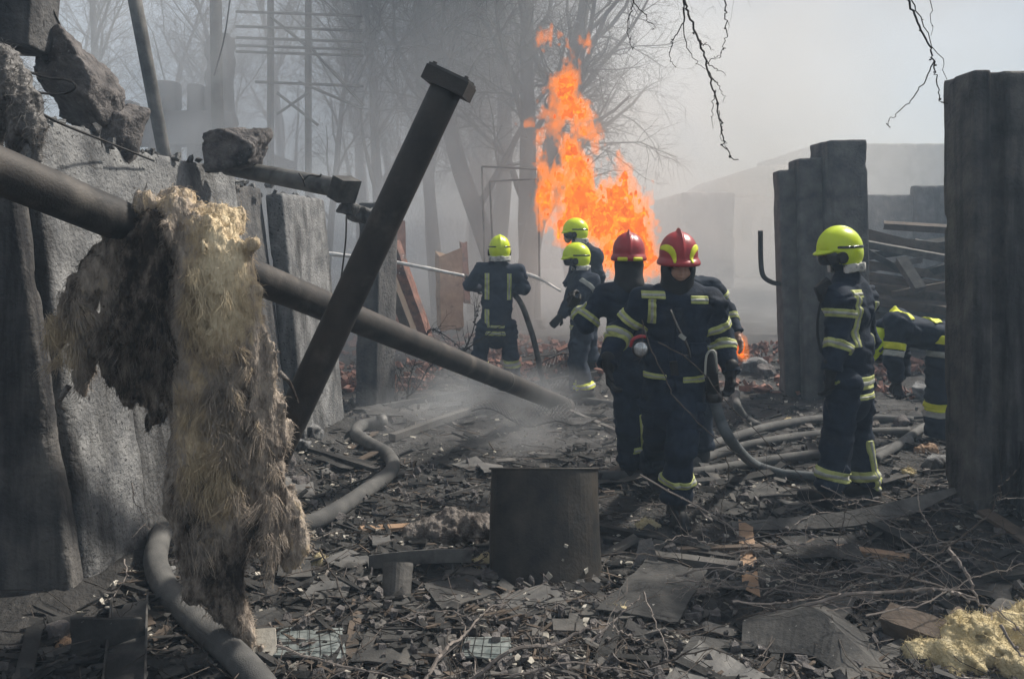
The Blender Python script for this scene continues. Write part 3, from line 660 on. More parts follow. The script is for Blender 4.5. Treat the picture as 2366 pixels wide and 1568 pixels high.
# ================================================================ PIPES, HOSES, DRUM
PA = np.array([*G(1310, 950)[:2], 0.05]); PB = P(0, 395, 2.95); PD = PB + (PB - PA)*0.25
def pipe_pt(x):      # point on the long pipe's axis seen at pixel column x
    lo, hi = 0.0, 1.0
    for _ in range(40):
        t = (lo+hi)/2; q = PA*(1-t) + PB*t
        if 1182.5 + FPX*q[0]/(q[1]*math.cos(PITCH) - (q[2]-CAM_Z)*math.sin(PITCH)) > x: lo = t
        else: hi = t
    return PA*(1-t) + PB*t
lp = thing('long_pipe', 'long soot blackened steel pipe sloping from upper left to the ground', 'pipe', PA)
obj('tube', tube(np.linspace(PD, PA, 60), 0.0875, 28), M['pipe'], lp, smooth=True)
q = pipe_pt(790); u_ = (PA-PB)/np.linalg.norm(PA-PB)
obj('weld_ring', tube(np.array([q - u_*0.012, q + u_*0.012]), 0.0925, 28), M['pipe_grey'], lp, smooth=True)
q = pipe_pt(1165); obj('weld_ring', tube(np.array([q - u_*0.012, q + u_*0.012]), 0.0925, 28), M['pipe_grey'], lp, smooth=True)
# leaning pipe with a square flange
T0 = P(1036, 196, 3.86); T1 = P(655, 1010, 3.98); dv = T1 - T0; T2 = T1 + dv*0.36
fp = thing('flanged_pipe', 'dark pipe with square end flange leaning up across the long pipe', 'pipe', (T2[0], T2[1], T2[2]))
obj('tube', tube(np.linspace(T0, T2, 30), 0.079, 26), M['pipe'], fp, smooth=True)
Mf = frame(-dv, (0.15, 1, 0.05))
def plate(c, s, Mx, bev=0.006):
    return nets(lambda p: box(p, (0, 0, 0), s, bev), -np.array(s)*1.15-.02, np.array(s)*1.15+.02, min(s)/3.0) if False else place(boxes([[0, 0, 0]], [s], np.eye(3)[None]), Mx, c)
tipc = T0 - dv/np.linalg.norm(dv)*0.005
obj('flange', plate(tipc, (0.036, 0.112, 0.10), Mf), M['pipe'], fp)
obj('gasket_plate', plate(tipc - dv/np.linalg.norm(dv)*0.043, (0.006, 0.106, 0.094), Mf), M['pipe_grey'], fp)
bc = [tipc + Mf @ np.array([0.052, a*0.085, b*0.075]) for a in (-1, 1) for b in (-1, 1)]
for c in bc: obj('bolt', tube(np.array([c - Mf[:, 0]*.012, c + Mf[:, 0]*.008]), 0.011, 6), M['pipe_grey'], fp)
# stub pipe on the wall top
S0 = P(525, 386, 5.75); S1 = P(795, 437, 5.25); sv = (S1-S0)/np.linalg.norm(S1-S0)
sp = thing('stub_pipe', 'short grey pipe with torn square collar lying on the wall top', 'pipe', S0)
obj('tube', tube(np.linspace(S0, S1, 12), [0.060, 0.066], 20), M['tin'], sp, smooth=True)
Ms = frame(sv, (0.1, 0.2, 1)); obj('collar', place(boxes([[0, 0, 0]], [(0.055, 0.085, 0.075)], rotm(0, 14, 16)[None], 0.12), Ms, S1), M['pipe_grey'], sp)
def wire(pts, r, label, name='bent_wire', m='wire', n=24, group=None, cat='wire'):
    return obj(name, tube(smooth_path(pts, n), r, 5), M[m], label=label, cat=cat, group=group)
for a in ([(705, 432), (700, 415), (690, 400)], [(703, 415), (715, 405), (738, 408), (742, 402)]):
    wire([P(*k, 5.3) for k in a], 0.006, 'little twisted wire end sticking up from the stub pipe', group='wire ends on the stub pipe', n=8)
rock(P(806, 478, 5.35), (0.13, 0.12, 0.12), rotm(20, 20, 0), M['concrete'], 81, 'small crumbling lump hanging under the stub pipe collar')
rock(P(838, 498, 5.9), (0.24, 0.16, 0.12), rotm(0, 12, 0), M['concrete'], 82, 'crumbling concrete bracket between the stub pipe and the broken post')
obj('pipe_stump', tube(np.array([P(872, 505, 8.6), P(874, 468, 8.6)]), 0.055, 12), M['pipe_grey'], label='short pipe stump on top of the dark broken post', cat='pipe', smooth=True)
wire([P(800, 500, 5.2), P(798, 560, 5.2), P(787, 650, 5.2)], 0.006, 'straight wire hanging from the crumbling bracket')
wire([P(800, 690, 5.6), P(822, 705, 5.6), P(838, 745, 5.6), P(822, 720, 5.6)], 0.008, 'curled wire loop behind the crossing of the pipes')
# wires top left
wire([P(-10, 140, 3.9), P(40, 158, 3.9), P(110, 180, 3.9), P(150, 184, 3.9), P(172, 194, 3.9), P(170, 208, 3.9), P(140, 218, 3.9), P(80, 215, 3.9), P(20, 214, 3.9)], 0.0065, 'thick wire bent into a long loop in front of the tallest chunk', n=50)
wire([P(85, 258, 3.5), P(150, 290, 3.7), P(250, 330, 4.3), P(355, 372, 4.9)], 0.007, 'dark cable running along the sloping top of the left wall', 'cable')
wire([P(84, -10, 4.3), P(96, 55, 4.3), P(104, 132, 4.4), P(112, 146, 4.4)], 0.016, 'thick bent rebar hanging beside the dark corner lump', 'rebar')
wire([P(106, -10, 4.4), P(124, 30, 4.4), P(142, 70, 4.5), P(147, 90, 4.5)], 0.009, 'thin rebar reaching down to the top of the tallest chunk', 'rebar')
wire([P(340, 415, 4.9), P(332, 460, 4.8), P(352, 500, 4.8)], 0.006, 'short wire hanging out of the wall left of the wire hoop')
wire([P(425, 505, 4.8), P(424, 470, 4.8), P(448, 450, 4.8), P(455, 460, 4.8), P(440, 495, 4.8)], 0.005, 'small wire hoop on the wall just above the yellow wool')
# hoses -----------------------------------------------------------------------
def hose(pts, r, label, m='hose', n=60, name='fire_hose', group=None, sides=14, wob=0.0):
    pts = smooth_path(pts, n)
    if wob: pts = pts + wob*np.stack([fbm(pts*2.3 + k*31, 2, k) for k in range(3)], 1)*[1, 1, .4]
    return obj(name, tube(pts, r, sides), M[m], label=label, cat='hose', group=group, smooth=True)
def gp(x, y, up): return g3(x, y, up)
hose([P(660, 1660, 2.9), gp(560, 1530, .06), gp(470, 1450, .06), gp(400, 1380, .06), gp(362, 1310, .07), gp(365, 1255, .09), P(382, 1215, 4.55), P(405, 1170, 4.75), P(430, 1130, 5.0)],
     0.058, 'thick dusty hose curving out of the bottom edge past the wool', n=60)
hose([gp(560, 1200, .05), gp(690, 1212, .055), gp(765, 1185, .055), gp(850, 1130, .055), gp(905, 1085, .055), gp(896, 1050, .055), gp(850, 1022, .055), gp(822, 1000, .055), gp(838, 982, .06), gp(880, 974, .06)],
     0.056, 'thick dusty hose winding in an S left of the drum', n=70)
obj('hose_coupling', tube(np.array([gp(872, 976, .06), gp(890, 973, .06)]), 0.066, 14), M['tin'], label='metal coupling on the far end of the S shaped hose', cat='coupling', smooth=True)
hose([gp(1600, 1045, .04), gp(1680, 1015, .04), gp(1780, 985, .04), gp(1890, 968, .04), gp(2010, 966, .04), gp(2110, 972, .04)], 0.042, 'upper grey hose crossing the ground behind the lime helmeted man')
hose([gp(1595, 1072, .04), gp(1680, 1040, .04), gp(1780, 1018, .04), gp(1890, 1003, .04), gp(2000, 998, .04), gp(2100, 996, .04)], 0.040, 'second grey hose running just below the upper one')
hose([gp(1380, 1100, .04), gp(1500, 1098, .04), gp(1620, 1090, .04), gp(1740, 1070, .04), gp(1890, 1050, .04), gp(2010, 1052, .04), gp(2100, 1018, .04)], 0.042, 'lower grey hose passing behind the walking firefighter')
hose([gp(2020, 1062, .04), gp(2070, 1030, .04), gp(2110, 1002, .04), gp(2135, 985, .04)], 0.036, 'short hose bend near the bending firefighter', n=30)
hose([gp(1700, 905, .05), P(1702, 935, 7.6), gp(1722, 965, .04), gp(1755, 985, .04)], 0.04, 'short pale hose bend behind the walking man', n=30)
hose([gp(1240, 930, .04), gp(1320, 925, .04), gp(1420, 935, .04), gp(1560, 960, .04)], 0.045, 'grey hose lying between the two helmeted men and the long pipe end')
# drum --------------------------------------------------------------------------
DC = g3(1262, 1345); DC[1] += 0.18; DC[2] -= 0.05; Rm_, Hd = 0.315, 0.66
dr = thing('metal_drum', 'scorched black open drum standing among the foreground debris', 'drum', (DC[0], DC[1], DC[2]-0.03))
a = np.linspace(R(-179.9), R(179.9), 72); zz = np.linspace(0, Hd, 16); A_, Z_ = np.meshgrid(a, zz, indexing='ij')
TL = R(-15.5)
def tilt(V):     # the drum has sunk at the back, so its open top leans away from us
    o = np.array([DC[0], DC[1] - Rm_, DC[2]]); q = np.asarray(V) - o; c_, s_ = math.cos(TL), math.sin(TL)
    return np.stack([q[..., 0], q[..., 1]*c_ - q[..., 2]*s_, q[..., 1]*s_ + q[..., 2]*c_ + .03], -1) + o
def drum_wall(rr, flip):
    w = 0.012*fbm(np.stack([np.cos(A_)*2, np.sin(A_)*2, Z_*2.5], -1).reshape(-1, 3), 3, 6).reshape(A_.shape)
    r_ = rr + w + 0.010*(Z_/Hd)*-1
    zt = Z_ + 0.03*np.where(Z_ < .02, fbm(np.stack([A_*3, A_*0, A_*0], -1).reshape(-1, 3), 3, 8).reshape(A_.shape), 0) - 0.02*np.cos(A_+.6)*(Z_ > Hd-.01)*0.3
    return tilt(np.stack([DC[0] + r_*np.sin(A_)*1.0, DC[1] - r_*np.cos(A_)*.78, DC[2] - 0.03 + zt + 0.02*np.sin(A_)*(Z_ < .05)], -1).reshape(-1, 3))
Vo, Vi = drum_wall(Rm_, 0), drum_wall(Rm_-0.006, 1); nA, nZ = A_.shape; I = np.arange(nA*nZ).reshape(nA, nZ)
Q = np.stack([I[:-1, :-1], I[1:, :-1], I[1:, 1:], I[:-1, 1:]], -1).reshape(-1, 4)
rim = np.concatenate([I[:, 0], I[-1, 1:], I[-2::-1, -1], I[0, -2:0:-1]]); r2 = np.roll(rim, -1); m_ = nA*nZ
obj('shell', (np.concatenate([Vo, Vi]), np.concatenate([Q, Q[:, ::-1]+m_, np.stack([rim, rim+m_, r2+m_, r2], 1)])), M['drum'], dr, smooth=False)
ring = np.stack([DC[0] + (Rm_-.008)*np.sin(a), DC[1] - (Rm_-.008)*np.cos(a)*.78, np.full_like(a, DC[2] - 0.03 + Hd)], 1)
obj('rim', tube(tilt(ring), 0.006, 6), M['drum'], dr, smooth=True)
for (px, py, s_) in ((1308, 1260, .011), (1266, 1328, .016), (1355, 1319, .012), (1220, 1352, .019), (1300, 1292, .005)):
    dx = P(px, py, DC[1]-.2)[0] - DC[0]; an = math.asin(max(-.98, min(.98, dx/Rm_)))
    zc = (1350 - py)/470*1.0; c = tilt(np.array([DC[0] + (Rm_+.002)*math.sin(an), DC[1] - (Rm_+.002)*math.cos(an)*.78, DC[2] + max(.02, (1372-py)*.00215)]))
    obj('paint_chip', place(boxes([[0, 0, 0]], [(s_, .004, s_*RNG.uniform(.6, 1.1))], rots(0, RNG.uniform(-.7, .7), 0), .3), rots(an, 0, 0)[0], c), M['pale'], dr)
# ================================================================ MINERAL WOOL
def fibres(V, Nn, n, L, r, seed, grav=0.6, k=4, spread=0.8):
    rng = np.random.default_rng(seed); i = rng.integers(0, len(V), n); p = V[i]; d = Nn[i] + rng.normal(0, spread, (n, 3)); d /= np.linalg.norm(d, axis=1)[:, None]
    ln = rng.uniform(*L, n)*rng.random(n)**0.5; A, B, ra, rb = [], [], [], []
    for s in range(k):
        d = d + rng.normal(0, 0.35, (n, 3)) + np.array([0, 0, -grav/k*2]); d /= np.linalg.norm(d, axis=1)[:, None]
        q = p + d*(ln/k)[:, None]; A.append(p); B.append(q); ra.append(np.full(n, r*(1-s/k))); rb.append(np.full(n, r*(1-(s+1)/k) + r*.1)); p = q
    return segs(np.concatenate(A), np.concatenate(B), np.concatenate(ra), np.concatenate(rb), 3)
def vnorm(V, Q):
    Nn = np.zeros_like(V); fn = np.cross(V[Q[:, 2]] - V[Q[:, 0]], V[Q[:, 3]] - V[Q[:, 1]])
    for k in range(4): np.add.at(Nn, Q[:, k], fn)
    return Nn/(np.linalg.norm(Nn, axis=1)[:, None] + 1e-9)
def wool_mesh(prims, lo, hi, h, seed, amp=0.065, stretch=0.35, k=0.034, fine=0.018):
    def f(p):
        q = p*np.array([1, 1, stretch], np.float32)
        w = np.stack([fbm(q*5 + 9*s, 3, seed+s) for s in range(3)], 1)*amp*0.9
        pp = p + w; d = None
        for a, b, ra, rb, fl in prims:
            e = cone(pp*np.array([1, 1/fl, 1], np.float32), np.array(a)*[1, 1/fl, 1], np.array(b)*[1, 1/fl, 1], ra, rb)*fl
            d = e if d is None else smin(d, e, k)
        rid = 1 - np.abs(fbm(q*9 + 3, 3, seed+7))*2.2
        return d - amp*0.38*rid - amp*.55*fbm(p*np.array([13, 13, 6 if stretch < 1 else 12], np.float32), 3, seed+9) - fine*1.1*fbm(p*np.array([34, 34, 8 if stretch < 1 else 30], np.float32), 3, seed+11) - fine*0.35*vnoise(p*60, seed+12)
    return nets(f, lo, hi, h)
# colours of the hanging drape: unburnt yellow near the saddle and the shoulder, grey burnt skin, charred under-side
def drape_mat():
    m = bpy.data.materials.new('hanging_wool'); m.use_nodes = True; t = m.node_tree; t.nodes.clear()
    out = N(t, 'ShaderNodeOutputMaterial'); b = N(t, 'ShaderNodeBsdfPrincipled'); b.inputs['Roughness'].default_value = 1; b.inputs['Specular IOR Level'].default_value = .03
    at = N(t, 'ShaderNodeAttribute'); at.attribute_name = 'burn'
    tc = N(t, 'ShaderNodeTexCoord'); n1 = N(t, 'ShaderNodeTexNoise'); n1.inputs['Scale'].default_value = 26; n1.inputs['Detail'].default_value = 5; n1.inputs['Roughness'].default_value = .7
    mp = N(t, 'ShaderNodeMapping'); mp.inputs['Scale'].default_value = (1, 1, .4); t.links.new(tc.outputs['Object'], mp.inputs[0]); t.links.new(mp.outputs[0], n1.inputs['Vector'])
    ad = N(t, 'ShaderNodeMath', operation='MULTIPLY_ADD'); t.links.new(n1.outputs['Fac'], ad.inputs[0]); ad.inputs[1].default_value = 1.3
    su = N(t, 'ShaderNodeMath', operation='SUBTRACT'); t.links.new(at.outputs['Fac'], su.inputs[0]); su.inputs[1].default_value = 0.65; t.links.new(su.outputs[0], ad.inputs[2])
    r = N(t, 'ShaderNodeValToRGB'); E = r.color_ramp.elements
    E[0].position = 0.0; E[0].color = (0.78, 0.66, 0.46, 1); E[1].position = 1.0; E[1].color = (0.040, 0.034, 0.030, 1)
    for p_, c in ((.25, (.58, .465, .31)), (.42, (.44, .355, .26)), (.55, (.37, .32, .27)), (.72, (.25, .212, .178)), (.88, (.11, .090, .074))):
        e = E.new(p_); e.color = c + (1,)
    t.links.new(ad.outputs[0], r.inputs[0]); t.links.new(r.outputs[0], b.inputs['Base Color'])
    bp = N(t, 'ShaderNodeBump'); bp.inputs['Strength'].default_value = .8; bp.inputs['Distance'].default_value = .02; n2 = N(t, 'ShaderNodeTexNoise'); n2.inputs['Scale'].default_value = 70; n2.inputs['Detail'].default_value = 4
    t.links.new(mp.outputs[0], n2.inputs['Vector']); t.links.new(n2.outputs['Fac'], bp.inputs['Height']); t.links.new(bp.outputs[0], b.inputs['Normal'])
    t.links.new(b.outputs[0], out.inputs['Surface']); return m
M['drape'] = drape_mat()
DD = 3.42
def W(x, y, dy=0.0): return P(x, y, DD + dy)
prims = [  # (a, b, radius a, radius b, flatness in depth)
    (W(345, 480), W(470, 520, .05), .035, .065, .9), (W(400, 470, .12), W(380, 560, .16), .06, .05, .8), (W(440, 510), W(530, 610, .03), .075, .06, .8),
    (W(450, 540), W(560, 680, .0), .07, .055, .8), (W(440, 560), W(460, 760), .07, .08, .7), (W(530, 640), W(575, 850), .055, .075, .7), (W(480, 700), W(500, 1000), .10, .11, .6),
    (W(570, 820), W(625, 1010), .065, .06, .7), (W(540, 900), W(600, 1230), .09, .075, .6), (W(450, 800), W(445, 1160), .055, .06, .8), (W(620, 1000), W(665, 1260), .04, .035, .8),
    (W(480, 1000), W(520, 1270), .09, .06, .6), (W(440, 1120), W(480, 1330), .04, .05, .8), (W(520, 1230), W(520, 1400), .06, .028, .8), (W(600, 1200), W(655, 1300), .05, .02, .8),
    (W(500, 1330), W(560, 1440, .05), .03, .012, .8), (W(560, 1390, .05), W(600, 1500, .02), .016, .006, 1),
    (W(560, 560), W(590, 552, -.03), .012, .004, 1), (W(540, 520, .1), W(515, 505, .1), .02, .008, 1), (W(570, 660), W(600, 655), .014, .005, 1)]
wing = [(W(370, 560, .0), W(330, 720, -.02), .09, .10, .8), (W(280, 570, .02), W(215, 690), .04, .055, .8), (W(230, 660), W(140, 760), .05, .05, .8), (W(330, 700), W(230, 800), .10, .07, .8),
    (W(150, 740), W(115, 800), .045, .022, .8), (W(230, 790), W(160, 850), .06, .03, .8), (W(370, 720), W(330, 870), .085, .05, .8), (W(300, 830), W(200, 860), .05, .03, .8),
    (W(400, 700), W(390, 850), .06, .045, .8), (W(385, 850), W(370, 960), .028, .012, .9), (W(330, 860), W(310, 900), .03, .012, .8), (W(160, 850), W(165, 905), .014, .005, 1)]
def drape_obj(prims, lo, hi, seed, name, parent, burnf, nf, h=0.0105):
    V, Q = wool_mesh(prims, lo, hi, h, seed)
    Nn = vnorm(V, Q)
    o = obj(name, (V, Q), M['drape'], parent, smooth=True)
    at = o.data.attributes.new('burn', 'FLOAT', 'POINT'); at.data.foreach_set('value', burnf(V).astype(np.float32))
    FV, FQ = fibres(V, Nn, int(nf*1.5), (.012, .06), .0012, seed, spread=.5, grav=.8)
    f = obj('loose_fibres', (FV, FQ), M['drape'], parent, kind='stuff'); a2 = f.data.attributes.new('burn', 'FLOAT', 'POINT'); a2.data.foreach_set('value', (burnf(FV)-.05).astype(np.float32))
def pix(V):
    c = V - np.array([0, 0, CAM_Z]); dep = c[:, 1]*math.cos(PITCH) - c[:, 2]*math.sin(PITCH); up = c[:, 1]*math.sin(PITCH) + c[:, 2]*math.cos(PITCH)
    return 1182.5 + FPX*c[:, 0]/dep, 558 - FPX*up/dep
# the burn map is laid out in the drape's own plane (metres across, metres down from the pipe)
O_ = W(460, 540); SX = DD/FPX
def uv(V): return (V[:, 0]-O_[0])/SX, (O_[2]-V[:, 2])/SX
def g2(u, v, cu, cv, ru, rv): return np.exp(-(((u-cu)/ru)**2 + ((v-cv)/rv)**2))
def burn_drape(V):
    u, v = uv(V); n = fbm(V*np.array([5, 5, 2.5]), 4, 33)
    b = 0.63 - .66*g2(u, v, 50, 80, 75, 150) - .3*g2(u, v, 60, 200, 60, 80) - .22*g2(u, v, 10, 560, 60, 110) - .22*g2(u, v, 60, 620, 50, 120) - .2*g2(u, v, -10, 420, 40, 160) - .25*g2(u, v, -60, -60, 60, 50)
    b += .30*g2(u, v, -50, 120, 35, 190) + .25*g2(u, v, -10, 660, 40, 90) + .28*g2(u, v, 60, 800, 70, 70) + .22*g2(u, v, 130, 700, 60, 90)
    return np.clip(b + .22*n, 0, 1)
def burn_wing(V):
    u, v = uv(V); n = fbm(V*np.array([5, 5, 4]), 4, 35)
    b = 0.92 - .5*g2(u, v, -310, 240, 60, 90) - .45*g2(u, v, -220, 120, 45, 110) - .3*g2(u, v, -260, 300, 40, 60) + .1*g2(u, v, -80, 150, 60, 120)
    return np.clip(b + .28*n, 0, 1)
pm = pipe_pt(400)
dw = thing('hanging_wool', 'torn mass of burnt yellow mineral wool hanging over the long pipe', 'insulation', (W(480, 1400)[0], DD, W(480, 1500)[2]))
def bounds(pr):
    P_ = np.array([q for a, b, ra, rb, fl in pr for q in (a, b)]); return P_.min(0) - .17, P_.max(0) + .17
drape_obj(prims, *bounds(prims), 5, 'drape', dw, burn_drape, 9000)
drape_obj(wing, *bounds(wing), 9, 'torn_wing', dw, burn_wing, 5000)
# tangled tufts of long fibres that hang off the face and the rims
rngw = np.random.default_rng(12); TA, TB, TR = [], [], []
for k in range(150):
    wing_side = k % 3 == 0
    x, y = (rngw.uniform(110, 395), rngw.uniform(680, 880)) if wing_side else (rngw.uniform(405, 680), rngw.uniform(600, 1290))
    if not wing_side and x > 490 + (y - 500)*.25: x = 425 + rngw.uniform(0, 1)*(y - 500)*.25
    a = W(x, y, -.085 - .02*rngw.random()); d0 = unit([rngw.normal(0, .5), rngw.normal(-.25, .2), -1]); n = 55; L = rngw.uniform(.05, .16)*rngw.uniform(.5, 1, n)
    p = a + rngw.normal(0, .011, (n, 3)); d = d0 + rngw.normal(0, .28, (n, 3)); sw = rngw.normal(0, .25, 3)
    for q in range(4):
        d = d + sw*.5 + rngw.normal(0, .16, (n, 3)) + [0, 0, -.15]; d /= np.linalg.norm(d, axis=1)[:, None]; e = p + d*(L/4)[:, None]; TA.append(p); TB.append(e); TR.append(np.full(n, .0013*(1 - q*.2))); p = e
TA, TB, TR = np.concatenate(TA), np.concatenate(TB), np.concatenate(TR); TV, TQ = segs(TA, TB, TR, TR*.8, 3)
o = obj('loose_tufts', (TV, TQ), M['drape'], dw, kind='stuff'); bf = np.where(pix(TV)[0] < 400, burn_wing(TV), burn_drape(TV)) - .06; at = o.data.attributes.new('burn', 'FLOAT', 'POINT'); at.data.foreach_set('value', np.clip(bf, 0, 1).astype(np.float32))
# shreds at the lower rim of the wing
for k, (x, y, x2, y2) in enumerate([(160, 890, 152, 950), (262, 885, 270, 915), (372, 930, 368, 985), (395, 800, 420, 850), (645, 860, 690, 930)]):
    a, b = W(x, y, -.03), W(x2, y2, -.03)
    obj('shred', tube(smooth_path([a, (a+b)/2 + RNG.normal(0, .015, 3), b], 9), [.014, .009, .003], 6), M['wool_grey'], dw, smooth=True)
# grey rag on the left post
rag = [(P(0, 150, 3.3), P(30, 230, 3.3), .06, .055, .8), (P(25, 220, 3.3), P(60, 300, 3.3), .05, .035, .7), (P(60, 260, 3.3), P(92, 360, 3.32), .03, .018, .7), (P(0, 190, 3.3), P(-40, 330, 3.3), .07, .05, .8), (P(20, 260, 3.3), P(30, 350, 3.3), .04, .02, .8)]
V, Q = wool_mesh(rag, *bounds(rag), 0.009, 14, 0.035, .5); rg_ = thing('torn_rag', 'grey torn film and fibre wrapped on the post in the upper left corner', 'rag', P(20, 350, 3.3))
obj('wrap', (V, Q), M['plastic'], rg_, smooth=True); obj('loose_fibres', fibres(V, vnorm(V, Q), 1500, (.03, .12), .0012, 4), M['plastic'], rg_, kind='stuff')
# heaps and scraps of wool on the ground
def wool_heap(c, spots, m, label, seed, nf=2500, name='wool_heap', h=0.010, amp=.045, fr=.0011, L=(.02, .07)):
    pr = [(np.array(c) + a, np.array(c) + b, ra, rb, 1.0) for a, b, ra, rb in [(np.array(s[0]), np.array(s[1]), s[2], s[3]) for s in spots]]
    V, Q = wool_mesh(pr, *bounds(pr), h, seed, amp, 1.0, .05)
    t = thing(name, label, 'insulation', c); obj('clump', (V, Q), M[m], t, smooth=True)
    if nf: obj('loose_fibres', fibres(V, vnorm(V, Q), nf, L, fr, seed, spread=.5), M[m], t, kind='stuff')
c = g3(2230, 1530)
wool_heap(c, [((-.20, .0, .03), (.05, .03, .07), .055, .075), ((.05, .05, .06), (.35, .08, .09), .08, .09), ((.15, -.12, .02), (.40, -.08, .04), .08, .07), ((-.08, -.08, .01), (.12, -.10, .03), .05, .07)],
          'wool', 'big yellow clump of mineral wool in the bottom right corner', 3, 5000)
for k, (x, y, s_, m_, lab) in enumerate([(1496, 1217, .07, 'wool', 'small yellow wool scrap near the walking man boots'), (1825, 985, .10, 'wool', 'pale wool clump between the two upper hoses'),
        (2010, 985, .09, 'wool_grey', 'whitish wool clump right of the lime helmeted man knees'), (1118, 1305, .07, 'wool', 'yellow wool scrap just left of the drum'), (150, 1505, .05, 'wood_orange', 'orange brown scrap in the dark lower left corner'),
        (1428, 1425, .05, 'wool', 'yellow wool tuft on the pale board chip'), (2140, 1045, .10, 'wood_orange', 'orange brown scrap below the bending man'), (2095, 1100, .05, 'wool', 'yellowish scrap on the pale rubble at right'), (735, 1306, .035, 'wool', 'tiny yellow scrap right of the hanging wool')]):
    cc_ = g3(x, y); wool_heap(cc_, [((-s_*.6, 0, .01), (s_*.6, 0.01, .015), s_*.35, s_*.3), ((0, .02, .02), (s_*.3, 0, .03), s_*.3, s_*.25)], m_, lab, 40+k, 150, 'wool_scrap', 0.008, .025)
c = g3(1040, 1245)
wool_heap(c, [((-.22, 0, .02), (0, .02, .06), .06, .09), ((0, .02, .06), (.22, .0, .05), .09, .07), ((-.05, -.06, .02), (.15, -.06, .02), .06, .06)], 'wool_grey', 'grey brown heap of singed wool left of the drum', 50, 1500)
# ================================================================ FIREFIGHTERS
def unit(v): v = np.asarray(v, float); return v/(np.linalg.norm(v) + 1e-12)
class Suit:
    """one firefighter: skeleton joints in metres -> jacket, trousers, body, helmet, gloves, boots, stripes"""
    def __init__(s, label, J, yaw, h=0.0115, seed=0, helmet='lime', group='firefighters at the blast site', cloth='cloth', hpitch=0.0, hroll=0.0, hyaw=None, bulk=1.0, squash=0.70):
        s.J = {k: np.array(v, float) for k, v in J.items()}; s.yaw = R(yaw); s.h = h; s.seed = seed; s.bulk = bulk; s.sq = squash; s.cloth = cloth
        s.f = np.array([math.sin(s.yaw), -math.cos(s.yaw), 0]); s.lat = np.array([math.cos(s.yaw), math.sin(s.yaw), 0])
        hip = (s.J['hipL'] + s.J['hipR'])/2; s.hip = hip
        foot = min((s.J[k] for k in ('ankL', 'ankR') if k in s.J), key=lambda v: v[2], default=hip)
        s.t = thing('person', label, 'firefighter', (hip[0], hip[1], foot[2] - 0.09), group)
        s.spine = unit(s.J['neck'] - hip)
        s.build()
        s.helmet(helmet, hpitch, hroll, s.yaw if hyaw is None else R(hyaw))
    # -- signed distances ------------------------------------------------
    def flat(s, p, k=None):
        k = s.sq if k is None else k; f = (s.f - s.spine*(s.f @ s.spine)); f = unit(f).astype(np.float32); c = s.hip.astype(np.float32)
        return p + f*(((p - c) @ f)*(1/k - 1))[:, None]
    def wrinkle(s, p, a=1.0):
        q = p + s.seed*3.7
        w = fbm(q*np.array([6, 6, 9], np.float32), 3, s.seed) * 0.018
        r = 1 - np.abs(vnoise(q*np.array([7, 7, 15], np.float32) + fbm(q*4, 2, s.seed+4)[:, None]*1.5, s.seed+2))*2
        return a*(w + 0.013*r)
    def sd_jacket(s, p, wr=True):
        J, b = s.J, s.bulk; pf = s.flat(p); cfl = lambda q: s.flat(np.array(q, np.float32)[None])[0]
        hip, neck = s.hip, J['neck']; up = s.spine; L = np.linalg.norm(neck - hip)
        w1, w2, w3 = hip - up*0.10, hip + up*L*0.34, hip + up*L*0.72
        d = cone(pf, cfl(w1), cfl(w2), .195*b, .178*b); d = smin(d, cone(pf, cfl(w2), cfl(w3), .178*b, .192*b), .06)
        d = smin(d, cone(p, w3 + up*.02, neck - up*.02, .10, .075), .08)
        for k in ('L', 'R'):
            sh = J['sh'+k]; inn = (neck - up*.06)*0.55 + sh*0.45
            d = smin(d, cone(p, inn, sh, .085*b, .082*b), .07)
            d = smin(d, cone(p, inn - up*.10, sh - up*.03, .10*b, .075*b), .08)
            if 'el'+k in J:
                a = cone(p, sh, J['el'+k], .086*b, .073*b); a = smin(a, cone(p, J['el'+k], J['wr'+k], .073*b, .062*b), .035)
                d = smin(d, a, .045)
        d = smin(d, cone(p, neck - up*.03, neck + up*.045, .075, .078), .03)
        if wr: d = d + s.wrinkle(p)
        return d*0.85
    def jacket_cut(s, p, d):
        up = s.spine.astype(np.float32); hip = s.hip
        u = (p - (hip - s.spine*0.115).astype(np.float32)) @ up
        far = np.full(len(p), 1.0, np.float32)
        for k in ('L', 'R'):      # the hem never cuts an arm that hangs below it
            if 'el'+k in s.J: far = np.minimum(far, np.minimum(cone(p, s.J['sh'+k], s.J['el'+k], .115, .105), cone(p, s.J['el'+k], s.J['wr'+k], .105, .095)))
        d = np.maximum(d, np.minimum(-u, far + 0.0) if True else -u)
        for k in ('L', 'R'):
            if 'wr'+k in s.J:
                ax = unit(s.J['wr'+k] - s.J['el'+k]); w = (p - s.J['wr'+k].astype(np.float32)) @ ax.astype(np.float32)
                near = np.linalg.norm(p - s.J['wr'+k].astype(np.float32), axis=1) - .12
                d = np.maximum(d, np.where(near < 0, w, -1))
        return d
    def sd_trousers(s, p, wr=True):
        J, b = s.J, s.bulk; pf = s.flat(p, .78); cfl = lambda q: s.flat(np.array(q, np.float32)[None], .78)[0]; d = cone(pf, cfl(s.hip - s.spine*.03), cfl(s.hip + s.spine*.16), .165*b, .155*b)
        for k in ('L', 'R'):
            if 'kn'+k not in J: continue
            a = cone(p, J['hip'+k], J['kn'+k], .122*b, .096*b); a = smin(a, cone(p, J['kn'+k], J['ank'+k] + np.array([0, 0, .02]), .096*b, .094*b), .03)
            # cloth piles up above the boot
            ax = (p - J['ank'+k].astype(np.float32))[:, 2]; a = a - .010*np.exp(-((ax - .07)/.035)**2) - .006*np.exp(-((ax - .16)/.03)**2)
            a = np.maximum(a, -(ax - 0.02))
            d = smin(d, a, .03)
        if wr: d = d + s.wrinkle(p, 1.1)
        return d*0.85
